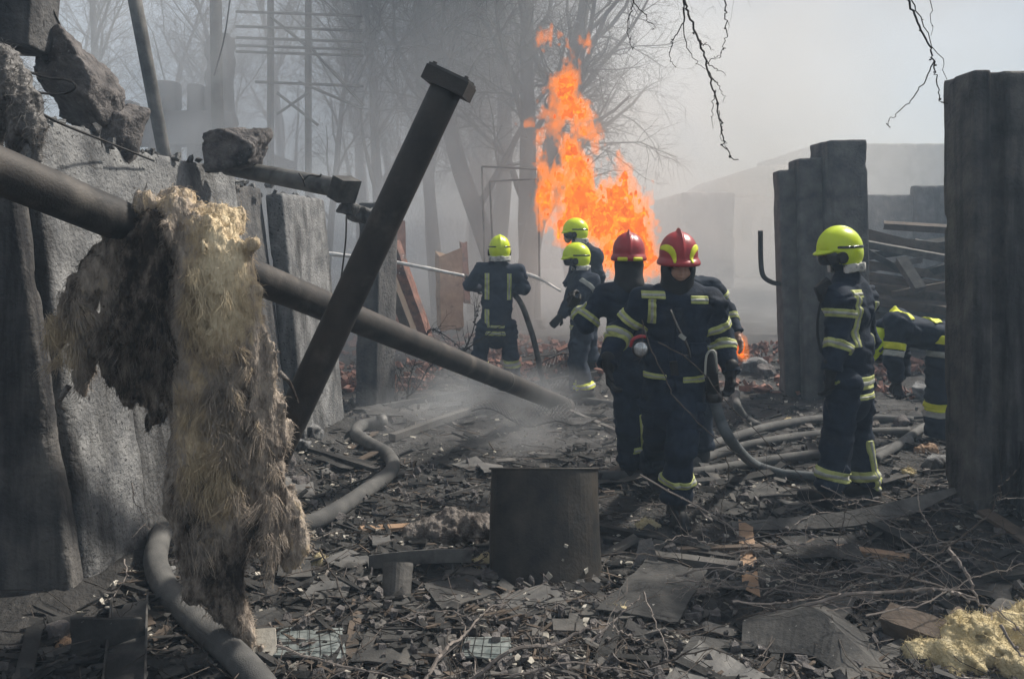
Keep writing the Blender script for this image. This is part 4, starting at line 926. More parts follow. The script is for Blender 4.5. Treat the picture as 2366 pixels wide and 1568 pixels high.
    def build(s):
        J = s.J; P_ = np.array(list(J.values()))
        jk = np.array([v for k, v in J.items() if k[:2] in ('ne', 'sh', 'el', 'wr', 'hi')]); lo, hi = jk.min(0) - .25, jk.max(0) + .2
        m = M[s.cloth]
        obj('jacket', nets(lambda p: s.jacket_cut(p, s.sd_jacket(p)), lo, hi, s.h), m, s.t, smooth=True)
        tr = np.array([v for k, v in J.items() if k[:2] in ('hi', 'kn', 'an')])
        if len(tr) > 2:
            lo, hi = tr.min(0) - .22, tr.max(0) + .25; obj('trousers', nets(s.sd_trousers, lo, hi, s.h), m, s.t, smooth=True)
        # the body inside the clothes
        def sb(p):
            d = np.minimum(s.sd_jacket(p, False) + .030, s.sd_trousers(p, False) + .035)
            d = smin(d, cone(p, J['neck'], J['head'], .058, .06), .03); return smin(d, ell(p, J['head'], (.078, .09, .112)), .02)
        obj('body', nets(sb, P_.min(0) - .15, P_.max(0) + .18, 0.022), M['cloth'], s.t, smooth=True)
        for k in ('L', 'R'):
            if 'ank'+k in J: s.boot(J['ank'+k], J.get('toe'+k))
    # -- pieces -----------------------------------------------------------
    def boot(s, a, toe=None):
        d = unit((toe if toe is not None else a + s.f)[:2] - a[:2]); d3 = np.array([d[0], d[1], 0]); z0 = a[2] - .09; sd = np.array([-d[1], d[0], 0])
        h0 = np.array([a[0], a[1], 0]) - d3*.055; t0 = np.array([a[0], a[1], 0]) + d3*.175
        def f(p):
            q = p.copy(); x = cone(p, a + [0, 0, .14], a + [0, 0, .0], .066, .058)
            x = smin(x, cone(p*[1, 1, 1.0], h0 + [0, 0, z0+.055], t0 + [0, 0, z0+.045], .052, .046), .04)
            r_ = np.stack([(p - h0) @ d3, (p - h0) @ sd, p[:, 2] - z0], 1)
            sole = box(r_, (.115, 0, .018), (.165, .050, .018), .016)
            x = np.maximum(np.minimum(x, sole), -(p[:, 2] - z0)); return x + .003*vnoise(p*25, 3)
        obj('boot', nets(f, np.minimum(h0, t0) + [-.1, -.1, z0-.02], np.maximum(h0, t0) + [.1, .1, z0+.30], 0.011), M['black'], s.t, smooth=True)
    def glove(s, k, dirv=None, nrm=None, curl=0.6, m='black', thumb=1, name='glove', scale=1.0):
        w = s.J['wr'+k]; ax = unit(w - s.J['el'+k]) if dirv is None else unit(dirv)
        n = unit(np.cross(ax, [0, 0, 1]) if nrm is None else nrm); n = unit(n - ax*(n @ ax)); sd = np.cross(ax, n)*thumb   # palm faces n, thumb on +sd
        c = scale; pr = [(w - ax*.05, w + ax*.015, .047*c, .036*c)]
        base = w + ax*.01
        for o, ln in ((-.031, .80), (-.0105, .97), (.0105, 1.0), (.031, .92)):
            k0 = base + ax*.095*c + sd*o*c; pr.append((base + sd*o*.6*c, k0, .019*c, .0165*c)); q, d = k0, ax; ang = 0
            for L, r0, r1 in ((.042, .0140, .0130), (.030, .0130, .0120), (.024, .0120, .0105)):
                ang += curl; d = ax*math.cos(ang) + n*math.sin(ang) + sd*o*.6; e = q + unit(d)*L*ln*c; pr.append((q, e, r0*c, r1*c)); q = e
        t0 = base + ax*.025 + sd*.030*c; t1 = t0 + unit(ax*.6 + sd*.75 + n*.35)*.045*c; t2 = t1 + unit(ax*.9 + sd*.15 + n*.6)*.034*c
        pr += [(t0, t1, .019*c, .0155*c), (t1, t2, .0155*c, .012*c)]
        def f(p):
            d = None
            for a, b, ra, rb in pr:
                e = cone(p, a, b, ra, rb); d = e if d is None else smin(d, e, .006)
            return d
        pp = np.array([x for a, b, _, _ in pr for x in (a, b)])
        obj(name, nets(f, pp.min(0) - .06, pp.max(0) + .06, 0.0058), M[m], s.t, smooth=True)
        return base + ax*.085 + n*.03
    def hand_skin(s, k, **kw): return s.glove(k, m='skin', name='hand', scale=.9, **kw)
    def band(s, base, mask, c, r, col='stripe', core='silver', off=.006, h=0.0062):
        c = np.array(c); lo, hi = c - r, c + r
        def cut(o, q):
            def f(p):
                m = mask(p, q).astype(np.float32); k = m < .012
                if k.any(): m[k] = np.maximum(base(p[k]) - o, m[k])
                return m
            return f
        V, Q = nets(cut(off, 1.0), lo, hi, h, lazy=0)
        if not len(V): return
        o = obj('reflective_stripe' if col not in ('cloth', 'cloth_worn') else 'pocket', (V, Q), M[col], s.t, smooth=True)
        if core:
            V, Q = nets(cut(off + .003, .36), lo, hi, h, lazy=0)
            if len(V): obj('silver_band', (V, Q), M[core], o, smooth=True)
    def limb(s, which, t, w=0.055, col='stripe', core='silver', **kw):
        A, B = {'uL': ('shL', 'elL'), 'uR': ('shR', 'elR'), 'fL': ('elL', 'wrL'), 'fR': ('elR', 'wrR'), 'sL': ('knL', 'ankL'), 'sR': ('knR', 'ankR'), 'tL': ('hipL', 'knL'), 'tR': ('hipR', 'knR')}[which]
        a, b = s.J[A], s.J[B]; ax = unit(b - a).astype(np.float32); c = a + (b - a)*t; L = np.linalg.norm(b - a); leg = which[0] in 'st'
        lim = .165 if leg else .125
        def mask(p, q): return np.maximum(np.abs((p - c.astype(np.float32)) @ ax) - w/2*q, np.linalg.norm(p - c.astype(np.float32), axis=1) - lim)
        s.band(s.sd_trousers if leg else s.sd_jacket, mask, c, lim + .02, col, core, **kw)
    def chest(s, l0, l1, u0, u1, front=True, base='j', col='stripe', core='silver', vert=None, c0=None, **kw):
        """rectangle on the torso: lateral range (m, + = screen right when facing the camera), heights above the hips along the spine"""
        lat, up = s.lat.astype(np.float32), s.spine.astype(np.float32); o = (s.hip if c0 is None else c0).astype(np.float32); sg = 1 if front else -1; f = (s.f*sg).astype(np.float32)
        if vert is None: vert = (u1 - u0) > (l1 - l0)
        def mask(p, q):
            r = p - o; l = np.abs(r @ lat - (l0+l1)/2) - (l1-l0)/2*(q if vert else 1); u = np.abs(r @ up - (u0+u1)/2) - (u1-u0)/2*(1 if vert else q)
            return np.maximum(np.maximum(l, u), .0 - (r @ f))
        c = s.hip + s.lat*(l0+l1)/2 + s.spine*(u0+u1)/2 + s.f*sg*.10 if c0 is None else c0 + s.lat*(l0+l1)/2 + s.spine*(u0+u1)/2 + s.f*sg*.10
        s.band(s.sd_jacket if base == 'j' else s.sd_trousers, mask, c, np.array([.2 + abs(l1-l0)/2]*2 + [.05 + abs(u1-u0)/2 + .06]), col, core, **kw)
    def hem(s, u0, w=.05, col='stripe', core='silver', **kw):
        up = s.spine.astype(np.float32); c = s.hip + s.spine*u0
        arm = lambda p: np.minimum.reduce([np.minimum(cone(p, s.J['sh'+k], s.J['el'+k], .10, .095), cone(p, s.J['el'+k], s.J['wr'+k], .095, .085)) for k in ('L', 'R') if 'el'+k in s.J] or [np.full(len(p), 1.0)])
        def mask(p, q): return np.maximum(np.maximum(np.abs((p - c.astype(np.float32)) @ up) - w/2*q, np.linalg.norm(p - c.astype(np.float32), axis=1) - .30), -arm(p)*1.0 - .0)
        s.band(s.sd_jacket, mask, c, np.array([.34, .34, .12 + .3*abs(1-up[2])]), col, core, **kw)
    def legv(s, k, l, z0, z1, w=.05, front=True, **kw):
        a = s.J['kn'+k]; sg = 1 if front else -1; f = (s.f*sg).astype(np.float32); b = s.J['ank'+k]
        def mask(p, q):
            r = p - a.astype(np.float32); t = np.clip(-r[:, 2]/max(a[2]-b[2], .1), -1.2, 1.2); mid = (b - a)[None]*t[:, None]
            return np.maximum(np.maximum(np.abs((r - mid) @ s.lat - l) - w/2*q, np.abs(r[:, 2] - (z0+z1)/2) - (z1-z0)/2), -((r - mid) @ f))
        c = a + np.array([0, 0, (z0+z1)/2]); s.band(s.sd_trousers, mask, c, np.array([.22, .22, (z1-z0)/2 + .03]), off=.009, **kw)
    def helmet(s, kind, pitch, roll, yaw):
        hd = s.J['head']; f0 = np.array([math.sin(yaw), -math.cos(yaw), 0]); l0 = np.array([math.cos(yaw), math.sin(yaw), 0]); z = np.array([0, 0, 1.0])
        f = f0*math.cos(pitch) - z*math.sin(pitch); u = f0*math.sin(pitch) + z*math.cos(pitch)
        l = l0*math.cos(roll) + u*math.sin(roll); u = u*math.cos(roll) - l0*math.sin(roll)
        B = np.stack([l, f, u], 1).astype(np.float32); c = hd.astype(np.float32); s.HB, s.HC = B, hd
        HS = .93; Q = lambda p: (p - c) @ B/HS
        h = 0.0072 if s.h < .013 else 0.010
        lo, hi = hd - .26, hd + .26
        ht = thing('helmet', None, None, tuple(hd)); ht.parent = s.t; off = np.array(WLOC[s.t.name]); ht.location = hd - off
        bpy.data.objects.remove(ht)
        if kind == 'lime':
            def shell(p):
                q = Q(p); d = ell(q, (0, -.005, .035), (.132, .166, .152))
                cutz = -.055 + .085*ss(q[:, 1], .03, .10)
                d = np.maximum(d, cutz - q[:, 2])
                sk = np.maximum(np.maximum(ell(q, (0, -.012, -.005), (.137, .160, .150)), -.108 - q[:, 2] + .03*ss(q[:, 1], -.05, .05)), np.maximum(q[:, 1] - .055, q[:, 2] - .02))
                d = smin(d, sk, .006)
                cr = np.maximum(ell(q, (0, -.003, .037), (.030, .174, .161)), .02 - q[:, 2]); d = smin(d, cr, .012)
                br = np.maximum(ell(q - np.array([0, .045, .034], np.float32) + np.array([0, 0, .22], np.float32)*np.clip(q[:, 1:2], 0, .2), (0, 0, 0), (.116, .150, .024)), -q[:, 1])
                return smin(d, br, .018)
            o = obj('helmet', nets(shell, lo, hi, h), M['lime'], s.t, smooth=True)
            def bnd(p):
                q = Q(p); return np.maximum.reduce([shell(p) - .004, np.abs(q[:, 2] - .038 + .12*np.clip(q[:, 1], -.2, .2)*0) - .011, np.abs(np.abs(q[:, 0]) - .0) - .2, q[:, 1] - .075, .050 - np.abs(q[:, 0])])
            V, F = nets(bnd, lo, hi, h);  obj('slot_band', (V, F), M['visor'], o, smooth=True)
            def vis(p):
                q = Q(p); return np.maximum.reduce([ell(q, (0, .008, -.02), (.116, .154, .122)), q[:, 2] - .022, -.088 - q[:, 2], .03 - q[:, 1]])
            obj('visor', nets(vis, lo, hi, h), M['visor'], o, smooth=True)
            for sx in (-1, 1):
                def ear(p, sx=sx):
                    q = Q(p) - np.array([sx*.128, .045, -.035], np.float32); return np.maximum(np.sqrt(q[:, 1]**2 + (q[:, 2]*.85)**2) - .036, np.abs(q[:, 0]) - .022)
                obj('ear_cup', nets(ear, lo, hi, h), M['black'], o, smooth=True)
            def flap(p):
                q = Q(p); r = np.sqrt((q[:, 0]/.125)**2 + ((q[:, 1]+.02)/.145)**2); d = np.maximum(np.abs(r - .93)*.13 - .024, np.abs(q[:, 2] + .115) - .036)
                return np.maximum(d + .009*np.abs(vnoise(p*28, 5)) + .009*vnoise(p*14, 6), q[:, 1] - .03)
            obj('neck_flap', nets(flap, lo, hi, h), M['white_cloth'], s.t, smooth=True)
        else:
            def shell(p):
                q = Q(p); q = q - np.array([0, 0, .022], np.float32); d = ell(q, (0, -.004, .025), (.130, .160, .150)); d = np.maximum(d, -.045 - q[:, 2])
                br = np.maximum(ell(q, (0, .004, -.042), (.147, .186, .052)), np.maximum(-.058 - q[:, 2], q[:, 2] + .018)); d = smin(d, br, .030)
                cr = np.maximum(ell(q, (0, -.003, .03), (.020, .170, .170)), .0 - q[:, 2]); return smin(d, cr, .012)
            o = obj('helmet', nets(shell, lo, hi, h), M['red'], s.t, smooth=True)
            if kind == 'red_front':
                for sx in (-1, 1):
                    def cres(p, sx=sx):
                        q = Q(p); a = ell(q, (sx*.10, .10, .03), (.058, .2, .082)); b = ell(q, (sx*.145, .10, -.005), (.078, .3, .080)); return np.maximum.reduce([shell(p) - .004, a, -b*1.0, -q[:, 2] - .012, .0 - q[:, 1]])
                    V, F = nets(cres, lo, hi, h)
                    if len(V): obj('reflective_crescent', (V, F), M['stripe_bright'], o, smooth=True)
            else:
                def st(p):
                    q = Q(p); return np.maximum.reduce([shell(p) - .004, np.abs(q[:, 2] + .020) - .016, .022 - np.abs(q[:, 0]), np.abs(q[:, 0]) - .10, q[:, 1] + .02])
                obj('reflective_label', nets(st, lo, hi, h), M['stripe_bright'], o, smooth=True)
            def hood(p):
                q = Q(p); d = smin(ell(q, (0, -.012, -.055), (.108, .124, .125)), cone(p, hd - s.spine*.08, s.J['neck'] - s.spine*.03, .094, .118), .05)
                return np.maximum(d + .006*vnoise(p*16, 4), -ell(q, (0, .135, -.066), (.080, .105, .082)) if kind == 'red_front' else -1.0 + 0*q[:, 0])
            obj('neck_guard', nets(hood, lo - [0, 0, .15], hi, h), M['black'], s.t, smooth=True)
            if kind == 'red_front':
                def face(p):
                    q = Q(p); d = ell(q, (0, .012, -.07), (.072, .095, .100)); d = smin(d, cone(q, (0, .098, -.045), (0, .122, -.083), .011, .015), .014)
                    d = smin(d, ell(q, (0, .088, -.036), (.05, .02, .012)), .012)
                    for sx in (-1, 1):
                        d = np.maximum(d, -ell(q, (sx*.030, .112, -.055), (.019, .016, .011))); d = smin(d, ell(q, (sx*.030, .092, -.055), (.016, .014, .010)), .003); d = smin(d, ell(q, (sx*.042, .075, -.088), (.024, .02, .022)), .02)
                    d = smin(d, ell(q, (0, .098, -.112), (.024, .012, .006)), .006); return d
                obj('face', nets(face, lo, hi, .0062), M['skin'], s.t, smooth=True)
                for sx in (-1, 1):
                    def brow(p, sx=sx): return ell(Q(p), (sx*.030, .100, -.040), (.020, .014, .0055))
                    obj('eyebrow', nets(brow, lo, hi, .0045), M['black'], s.t, smooth=True)

def JJ(d, **kw): return {k: P(v[0], v[1], d + (v[2] if len(v) > 2 else 0)) for k, v in kw.items()}
# A: walking towards the camera --------------------------------------------
dA = 5.10
A_ = Suit('firefighter in red helmet walking towards us with a round lamp on his chest', JJ(dA, head=(1567, 600), neck=(1563, 662, .04), shL=(1490, 699, .03), shR=(1640, 694, .03), elL=(1424, 783, .10), wrL=(1405, 846, -.06),
          elR=(1672, 785, .10), wrR=(1687, 862, -.02), hipL=(1526, 902, .05), hipR=(1586, 902, .05), knL=(1519, 1010, .18), ankL=(1512, 1088, .60), knR=(1570, 1040, -.10), ankR=(1562, 1168, -.02)),
          0, 0.0105, 1, 'red_front', hpitch=0.06, bulk=1.05)
A_.limb('uL', .48); A_.limb('fL', .08, .06); A_.limb('uR', .60); A_.limb('fR', .22, .06)
A_.limb('sR', .50, .05)
A_.chest(-.225, -.075, .60, .648); A_.chest(-.185, -.135, .44, .598); A_.chest(.08, .195, .575, .625)
A_.chest(-.20, -.07, .09, .125); A_.chest(.03, .19, .075, .115)
A_.glove('L', dirv=(.05, -.15, -1), nrm=(.9, -.3, 0), curl=.55, thumb=1); gA = A_.glove('R', dirv=(-.1, -.1, -1), nrm=(-.9, -.3, 0), curl=.75, thumb=-1)
def thigh_pocket(s, k, out, t=.45):
    a, b = s.J['hip'+k], s.J['kn'+k]; c = a + (b-a)*t; ax = unit(b-a).astype(np.float32); o = (s.lat*out + s.f*.35); o = unit(o).astype(np.float32); sd = np.cross(ax, o)
    def mask(p, q):
        r = p - c.astype(np.float32); return np.maximum.reduce([np.abs(r @ ax) - .085*q, np.abs(r @ sd) - .070*q, .02 - (r @ o)])
    s.band(s.sd_trousers, mask, c, .17, s.cloth, None, off=.014, h=.0075)
    def flap(p, q):
        r = p - c.astype(np.float32); return np.maximum.reduce([np.abs(r @ ax + .060) - .030*q, np.abs(r @ sd) - .076*q, .02 - (r @ o)])
    s.band(s.sd_trousers, flap, c, .17, s.cloth, None, off=.021, h=.0075)
def placket(s, l, u0, u1, front=True, w=.05): s.chest(l - w/2, l + w/2, u0, u1, front, col=s.cloth, core=None, off=.010, vert=True)
def strap(pts, r, name, m): return obj(name, tube(smooth_path(pts, 14), r, 8, squash=.45), M[m], A_.t, smooth=True)
strap([P(1548, 715, dA-.17), P(1565, 755, dA-.20), P(1588, 800, dA-.21), P(1594, 826, dA-.20)], .013, 'chest_strap', 'black')
obj('buckle', place(boxes([[0, 0, 0]], [(.022, .012, .013)], rots(0, 0, 0), .1), rotm(0, 35, 0), P(1576, 778, dA-.215)), M['silver'], A_.t)
obj('pouch', place(boxes([[0, 0, 0]], [(.022, .018, .042)], rots(0, 0, 0), .1), rotm(0, -5, 0), P(1557, 850, dA-.20)), M['black'], A_.t)
lc = P(1479, 806, dA-.27); lm = thing('chest_lamp', 'round silver lamp with red body clipped to the walking firefighter chest', 'lamp', lc)
ax_ = unit(np.array([0.06, -1, .02]))
obj('lamp_body', tube(np.array([lc - ax_*.10, lc - ax_*.03, lc]), [.034, .046, .052], 20), M['black'], lm, smooth=True)
obj('lens', tube(np.array([lc + ax_*.001, lc + ax_*.010, lc + ax_*.014]), [.044, .042, .030], 20), M['chrome'], lm, smooth=True)
obj('handle', tube(smooth_path([lc + [-.055, .02, .01], lc + [-.045, .01, .055], lc + [.0, .01, .075], lc + [.035, .03, .07]], 14), .011, 8), M['red'], lm, smooth=True)
# nozzle and the hose he drags
nz = thing('hose_nozzle', 'dark hose nozzle with pale handle held in the walking firefighter hand', 'nozzle', P(1648, 900, dA-.05))
obj('barrel', tube(np.array([P(1645, 812, dA-.12), P(1643, 860, dA-.10), P(1648, 918, dA-.08)]), [.030, .040, .044], 14), M['black'], nz, smooth=True)
obj('valve_handle', tube(smooth_path([P(1628, 870, dA-.16), P(1632, 820, dA-.19), P(1650, 812, dA-.19), P(1657, 860, dA-.16)], 16), .007, 6), M['silver'], nz, smooth=True)
obj('coupling', tube(np.array([P(1648, 905, dA-.08), P(1650, 925, dA-.075)]), .052, 14), M['pipe_grey'], nz, smooth=True)
hose([P(1650, 925, dA-.075), P(1664, 970, dA-.08), P(1690, 1020, dA-.05), gp(1740, 1070, .08), gp(1800, 1092, .05), gp(1850, 1098, .045), gp(1895, 1102, .045)], .036, 'blue grey hose trailing from the nozzle of the walking firefighter', 'hose_blue')
thigh_pocket(A_, 'R', .8); thigh_pocket(A_, 'L', -.8); placket(A_, .0, .02, .55); A_.chest(-.19, -.06, .20, .33, col='cloth', core=None, off=.012); A_.chest(.07, .20, .20, .33, col='cloth', core=None, off=.012)
# B: red helmet, back to us -------------------------------------------------
dB = 6.05
B_ = Suit('firefighter in red helmet seen from behind with one arm raised to the side', JJ(dB, head=(1452, 592), neck=(1452, 648, -.02), shL=(1500, 686, .0), shR=(1396, 684, .0), elL=(1522, 775, .05), wrL=(1512, 850, -.05),
          elR=(1352, 744, -.02), wrR=(1330, 716, .10), hipL=(1487, 872, 0), hipR=(1442, 872, 0), knL=(1492, 980, .02), ankL=(1500, 1082, .0), knR=(1450, 985, -.04), ankR=(1452, 1080, .04)),
          176, 0.0115, 2, 'red_back', cloth='cloth')
B_.limb('uR', .80, .055); B_.limb('fR', .55, .05); B_.legv('L', .03, -.34, .10, .05, front=False); B_.limb('sL', .52, .045)
B_.glove('R', dirv=(-.25, .2, .6), nrm=(.6, .3, -.3), curl=.7, thumb=-1); B_.glove('L', curl=.6)
cam_o = thing('hand_radio', 'small black radio held in the raised glove of the turned red helmeted man', 'radio', P(1322, 702, dB+.05))
obj('case', place(boxes([[0, 0, 0]], [(.028, .02, .045)], rots(0, 0, 0), .08), rotm(20, 30, 0), P(1324, 700, dB+.06)), M['black'], cam_o)
obj('antenna', tube(np.array([P(1318, 694, dB+.06), P(1313, 676, dB+.06)]), .006, 6), M['black'], cam_o)
# C: behind A, only shoulder and arm show ------------------------------------
dC = 6.55
C_ = Suit('firefighter almost hidden behind the walking man, only right shoulder and bare hand showing', JJ(dC, head=(1568, 596), neck=(1574, 640), shL=(1550, 668), shR=(1640, 664), elL=(1540, 740), wrL=(1545, 800), elR=(1681, 724, .02), wrR=(1701, 770, -.08),
          hipL=(1575, 850), hipR=(1618, 850), knL=(1575, 945), ankL=(1572, 1046), knR=(1620, 945), ankR=(1622, 1046)), 170, 0.013, 3, 'lime')
C_.limb('uR', .45, .045); C_.limb('fR', .25, .045); C_.hand_skin('R', curl=.3, nrm=(-.9, 0, 0), thumb=-1)
# D2 / D1: the pair at the fire ----------------------------------------------
dD = 9.0
D2 = Suit('nearer of two lime helmeted firefighters facing the flames side by side', JJ(dD, head=(1331, 597), neck=(1345, 627, .02), shL=(1368, 650, -.10), shR=(1330, 650, .12), elL=(1325, 700, -.18), wrL=(1296, 728, -.16), elR=(1312, 706, .2), wrR=(1295, 730, .16),
          hipL=(1346, 760, -.09), hipR=(1340, 760, .09), knL=(1338, 836, -.09), ankL=(1352, 903, -.09), knR=(1330, 838, .10), ankR=(1334, 904, .12)), -80, 0.0145, 4, 'lime', cloth='cloth_worn')
D2.limb('sL', .82, .07, 'stripe_bright'); D2.hem(.02, .05); D2.legv('L', .0, -.36, -.20, .03); D2.glove('L', dirv=(-.5, 0, -.6), curl=.5); D2.limb('uL', .25, .05, 'silver', None)
dD1 = 9.9
D1 = Suit('farther lime helmeted firefighter rising above his partner against the fire', JJ(dD1, head=(1329, 537), neck=(1346, 565, .02), shL=(1376, 590, -.12), shR=(1346, 590, .12), elL=(1384, 640, -.16), wrL=(1352, 672, -.2), elR=(1320, 640, .2), wrR=(1305, 660, .2),
          hipL=(1368, 690, -.09), hipR=(1362, 690, .09), knL=(1362, 765, -.09), ankL=(1364, 836, -.09), knR=(1356, 765, .09), ankR=(1360, 836, .09)), -82, 0.0155, 5, 'lime', cloth='cloth_worn')
def cheek(p): return ell(p, D1.HC + np.array([-.095, 0, -.06]), (.05, .06, .075))
obj('face', nets(cheek, D1.HC - .25, D1.HC + .15, .012), M['skin'], D1.t, smooth=True)
# E: with the jet, left back --------------------------------------------------
dE = 9.4
E_ = Suit('firefighter with legs apart aiming a white water jet, seen from behind', JJ(dE, head=(1154, 577), neck=(1151, 606), shL=(1196, 626), shR=(1108, 626), elL=(1211, 668, .02), wrL=(1170, 672, .24), elR=(1083, 660, .03), wrR=(1100, 664, .26),
          hipL=(1172, 756), hipR=(1122, 756), knL=(1180, 822, -.02), ankL=(1184, 893, .03), knR=(1108, 824, .02), ankR=(1094, 893, .03)), 184, 0.0135, 6, 'lime', cloth='cloth_worn')
E_.chest(-.17, -.115, .33, .64, front=False); E_.chest(.09, .145, .33, .64, front=False); E_.chest(.09, .145, .03, .22, front=False); E_.hem(-.06, .05); E_.hem(.02, .03)
E_.limb('sL', .22, .09); E_.limb('sR', .22, .09); E_.glove('L', curl=.8); E_.glove('R', curl=.8)
hose([P(1075, 640, dE+.32), P(1110, 655, dE+.36), P(1165, 668, dE+.30), P(1200, 695, dE+.02), P(1226, 762, dE+.02), P(1240, 815, dE+.02), P(1250, 865, dE+.02), gp(1268, 905, .04)], .034, 'dark hose curving down behind the man with the jet', 'pipe_grey', n=50)
# F: right, standing in profile -----------------------------------------------
dF = 5.42
F_ = Suit('lime helmeted firefighter standing in profile beside the standing slabs', JJ(dF, head=(1938, 583), neck=(1955, 640, .03), shL=(1993, 684, .14), shR=(1936, 686, -.14), elL=(2002, 786, .24), wrL=(1960, 850, .30), elR=(1932, 790, -.17), wrR=(1918, 858, -.22),
          hipL=(1978, 885, .10), hipR=(1950, 885, -.09), knL=(1982, 1010, .12), ankL=(1999, 1122, .10), knR=(1934, 1015, -.10), ankR=(1914, 1140, -.10)), 222, 0.0105, 7, 'lime', hyaw=-84, hpitch=.05, bulk=1.05)
F_.limb('uR', .36); F_.limb('fR', .12, .06); F_.hem(.015, .085); F_.hem(-.075, .04); F_.limb('sR', .62, .07); F_.limb('sL', .74, .07)
F_.chest(.10, .155, .26, .62, front=False); F_.chest(.05, .20, .585, .64, front=False, vert=False); F_.chest(-.19, -.15, .2, .55, front=False); F_.legv('L', .03, -.40, -.0, .055, front=False)
thigh_pocket(F_, 'R', -.8); thigh_pocket(F_, 'L', .9)
F_.glove('R', dirv=(-.05, 0, -1), nrm=(-.5, .6, 0), curl=.5); F_.glove('L', curl=.5)
obj('shoulder_pad', place(boxes([[0, 0, 0]], [(.06, .02, .05)], rots(0, 0, 0), .2), rotm(20, -30, 0), P(1905, 668, dF-.14)), M['black'], F_.t)
obj('shoulder_strap', tube(smooth_path([P(1908, 665, dF-.20), P(1892, 715, dF-.16), P(1888, 770, dF-.14), P(1897, 815, dF-.16)], 14), .014, 8, squash=.5), M['black'], F_.t, smooth=True)
def emb(pts_, nm, m):
    Bm = F_.HB.astype(float); V = np.array([F_.HC + Bm @ np.array(q) for q in pts_]); return V
# G: bending over --------------------------------------------------------------
dG = 7.0
G_ = Suit('firefighter bending over to the ground beside the grooved pillar', JJ(dG, head=(2034, 800, -.02), neck=(2052, 757), shL=(2068, 748, -.16), shR=(2080, 738, .16), elL=(2062, 826, -.20), wrL=(2070, 878, -.16), elR=(2080, 820, .2), wrR=(2085, 870, .15),
          hipL=(2176, 782, -.09), hipR=(2188, 778, .10), knL=(2166, 912, -.11), ankL=(2168, 1012, -.08), knR=(2196, 910, .12), ankR=(2206, 1008, .14)), -88, 0.0125, 8, 'lime', hpitch=.9, bulk=1.08)
G_.limb('uL', .66, .06, 'stripe_bright', None); G_.limb('uL', .88, .05, 'silver', None); G_.limb('tL', .02, .075, 'stripe_bright', None); G_.limb('tL', .28, .05, 'silver', None); G_.limb('sL', .24, .07, 'stripe_bright', None); G_.limb('sL', .40, .05, 'silver', None)
def mk(c, r, l): return lambda p, q: np.maximum(np.abs((p - c) @ np.array([1.0, 0, 0])) - l, -((p - c)[:, 2]) - .15)
for xx, yy in ((2078, 694), (2148, 702)):
    c = P(xx, yy, dG); G_.band(G_.sd_jacket, mk(c, .1, .045), c, np.array([.08, .20, .18]), 'stripe_bright', None, off=.012)
G_.glove('L', dirv=(.1, 0, -1), curl=.7)
# ================================================================ FIRE
def fire_mat():
    m = bpy.data.materials.new('flame'); m.use_nodes = True; t = m.node_tree; t.nodes.clear()
    out = N(t, 'ShaderNodeOutputMaterial'); em = N(t, 'ShaderNodeEmission'); at = N(t, 'ShaderNodeAttribute'); at.attribute_name = 'heat'
    tc = N(t, 'ShaderNodeTexCoord'); n = N(t, 'ShaderNodeTexNoise'); n.inputs['Scale'].default_value = 10; n.inputs['Detail'].default_value = 6; n.inputs['Roughness'].default_value = .7; n.inputs['Distortion'].default_value = .8
    t.links.new(tc.outputs['Object'], n.inputs['Vector'])
    ad = N(t, 'ShaderNodeMath', operation='MULTIPLY_ADD'); t.links.new(n.outputs['Fac'], ad.inputs[0]); ad.inputs[1].default_value = 4.2
    su = N(t, 'ShaderNodeMath', operation='SUBTRACT'); t.links.new(at.outputs['Fac'], su.inputs[0]); su.inputs[1].default_value = 2.1; t.links.new(su.outputs[0], ad.inputs[2])
    r = N(t, 'ShaderNodeValToRGB'); E = r.color_ramp.elements
    E[0].position = 0.0; E[0].color = (.55, .085, .02, 1); E[1].position = 1.0; E[1].color = (1.0, .74, .14, 1)
    for p_, c in ((.25, (.98, .23, .028)), (.5, (1.0, .34, .022)), (.75, (1.0, .48, .020))): e = E.new(p_); e.color = c + (1,)
    t.links.new(ad.outputs[0], r.inputs[0]); t.links.new(r.outputs[0], em.inputs['Color']); em.inputs['Strength'].default_value = FIRE
    t.links.new(em.outputs[0], out.inputs['Surface']); return m
def glow_mat():
    m = bpy.data.materials.new('flame_gas'); m.use_nodes = True; t = m.node_tree; t.nodes.clear()
    out = N(t, 'ShaderNodeOutputMaterial'); em = N(t, 'ShaderNodeEmission'); em.inputs['Color'].default_value = (1.0, .25, .022, 1); em.inputs['Strength'].default_value = GAS
    ab = N(t, 'ShaderNodeVolumeAbsorption'); ab.inputs['Color'].default_value = (.25, .12, .05, 1); ab.inputs['Density'].default_value = 4.5
    sh = N(t, 'ShaderNodeAddShader'); t.links.new(em.outputs[0], sh.inputs[0]); t.links.new(ab.outputs[0], sh.inputs[1])
    t.links.new(sh.outputs[0], out.inputs['Volume']); return m
M['gas'] = glow_mat()
M['flame'] = fire_mat()
def islands(V, Q, big=90):
    lab = np.arange(len(V))
    for _ in range(400):
        m = lab[Q].min(1); new = lab.copy(); np.minimum.at(new, Q.ravel(), np.repeat(m, 4)); new = new[new]
        if (new == lab).all(): break
        lab = new
    ids, cnt = np.unique(lab, return_counts=True); out, small = [], np.isin(lab, ids[cnt < big])
    for i in list(ids[cnt >= big]) + [None]:
        k = small if i is None else lab == i
        if k.any(): mp = np.cumsum(k) - 1; out.append((V[k], mp[Q[k[Q[:, 0]]]], i is None))
    return out
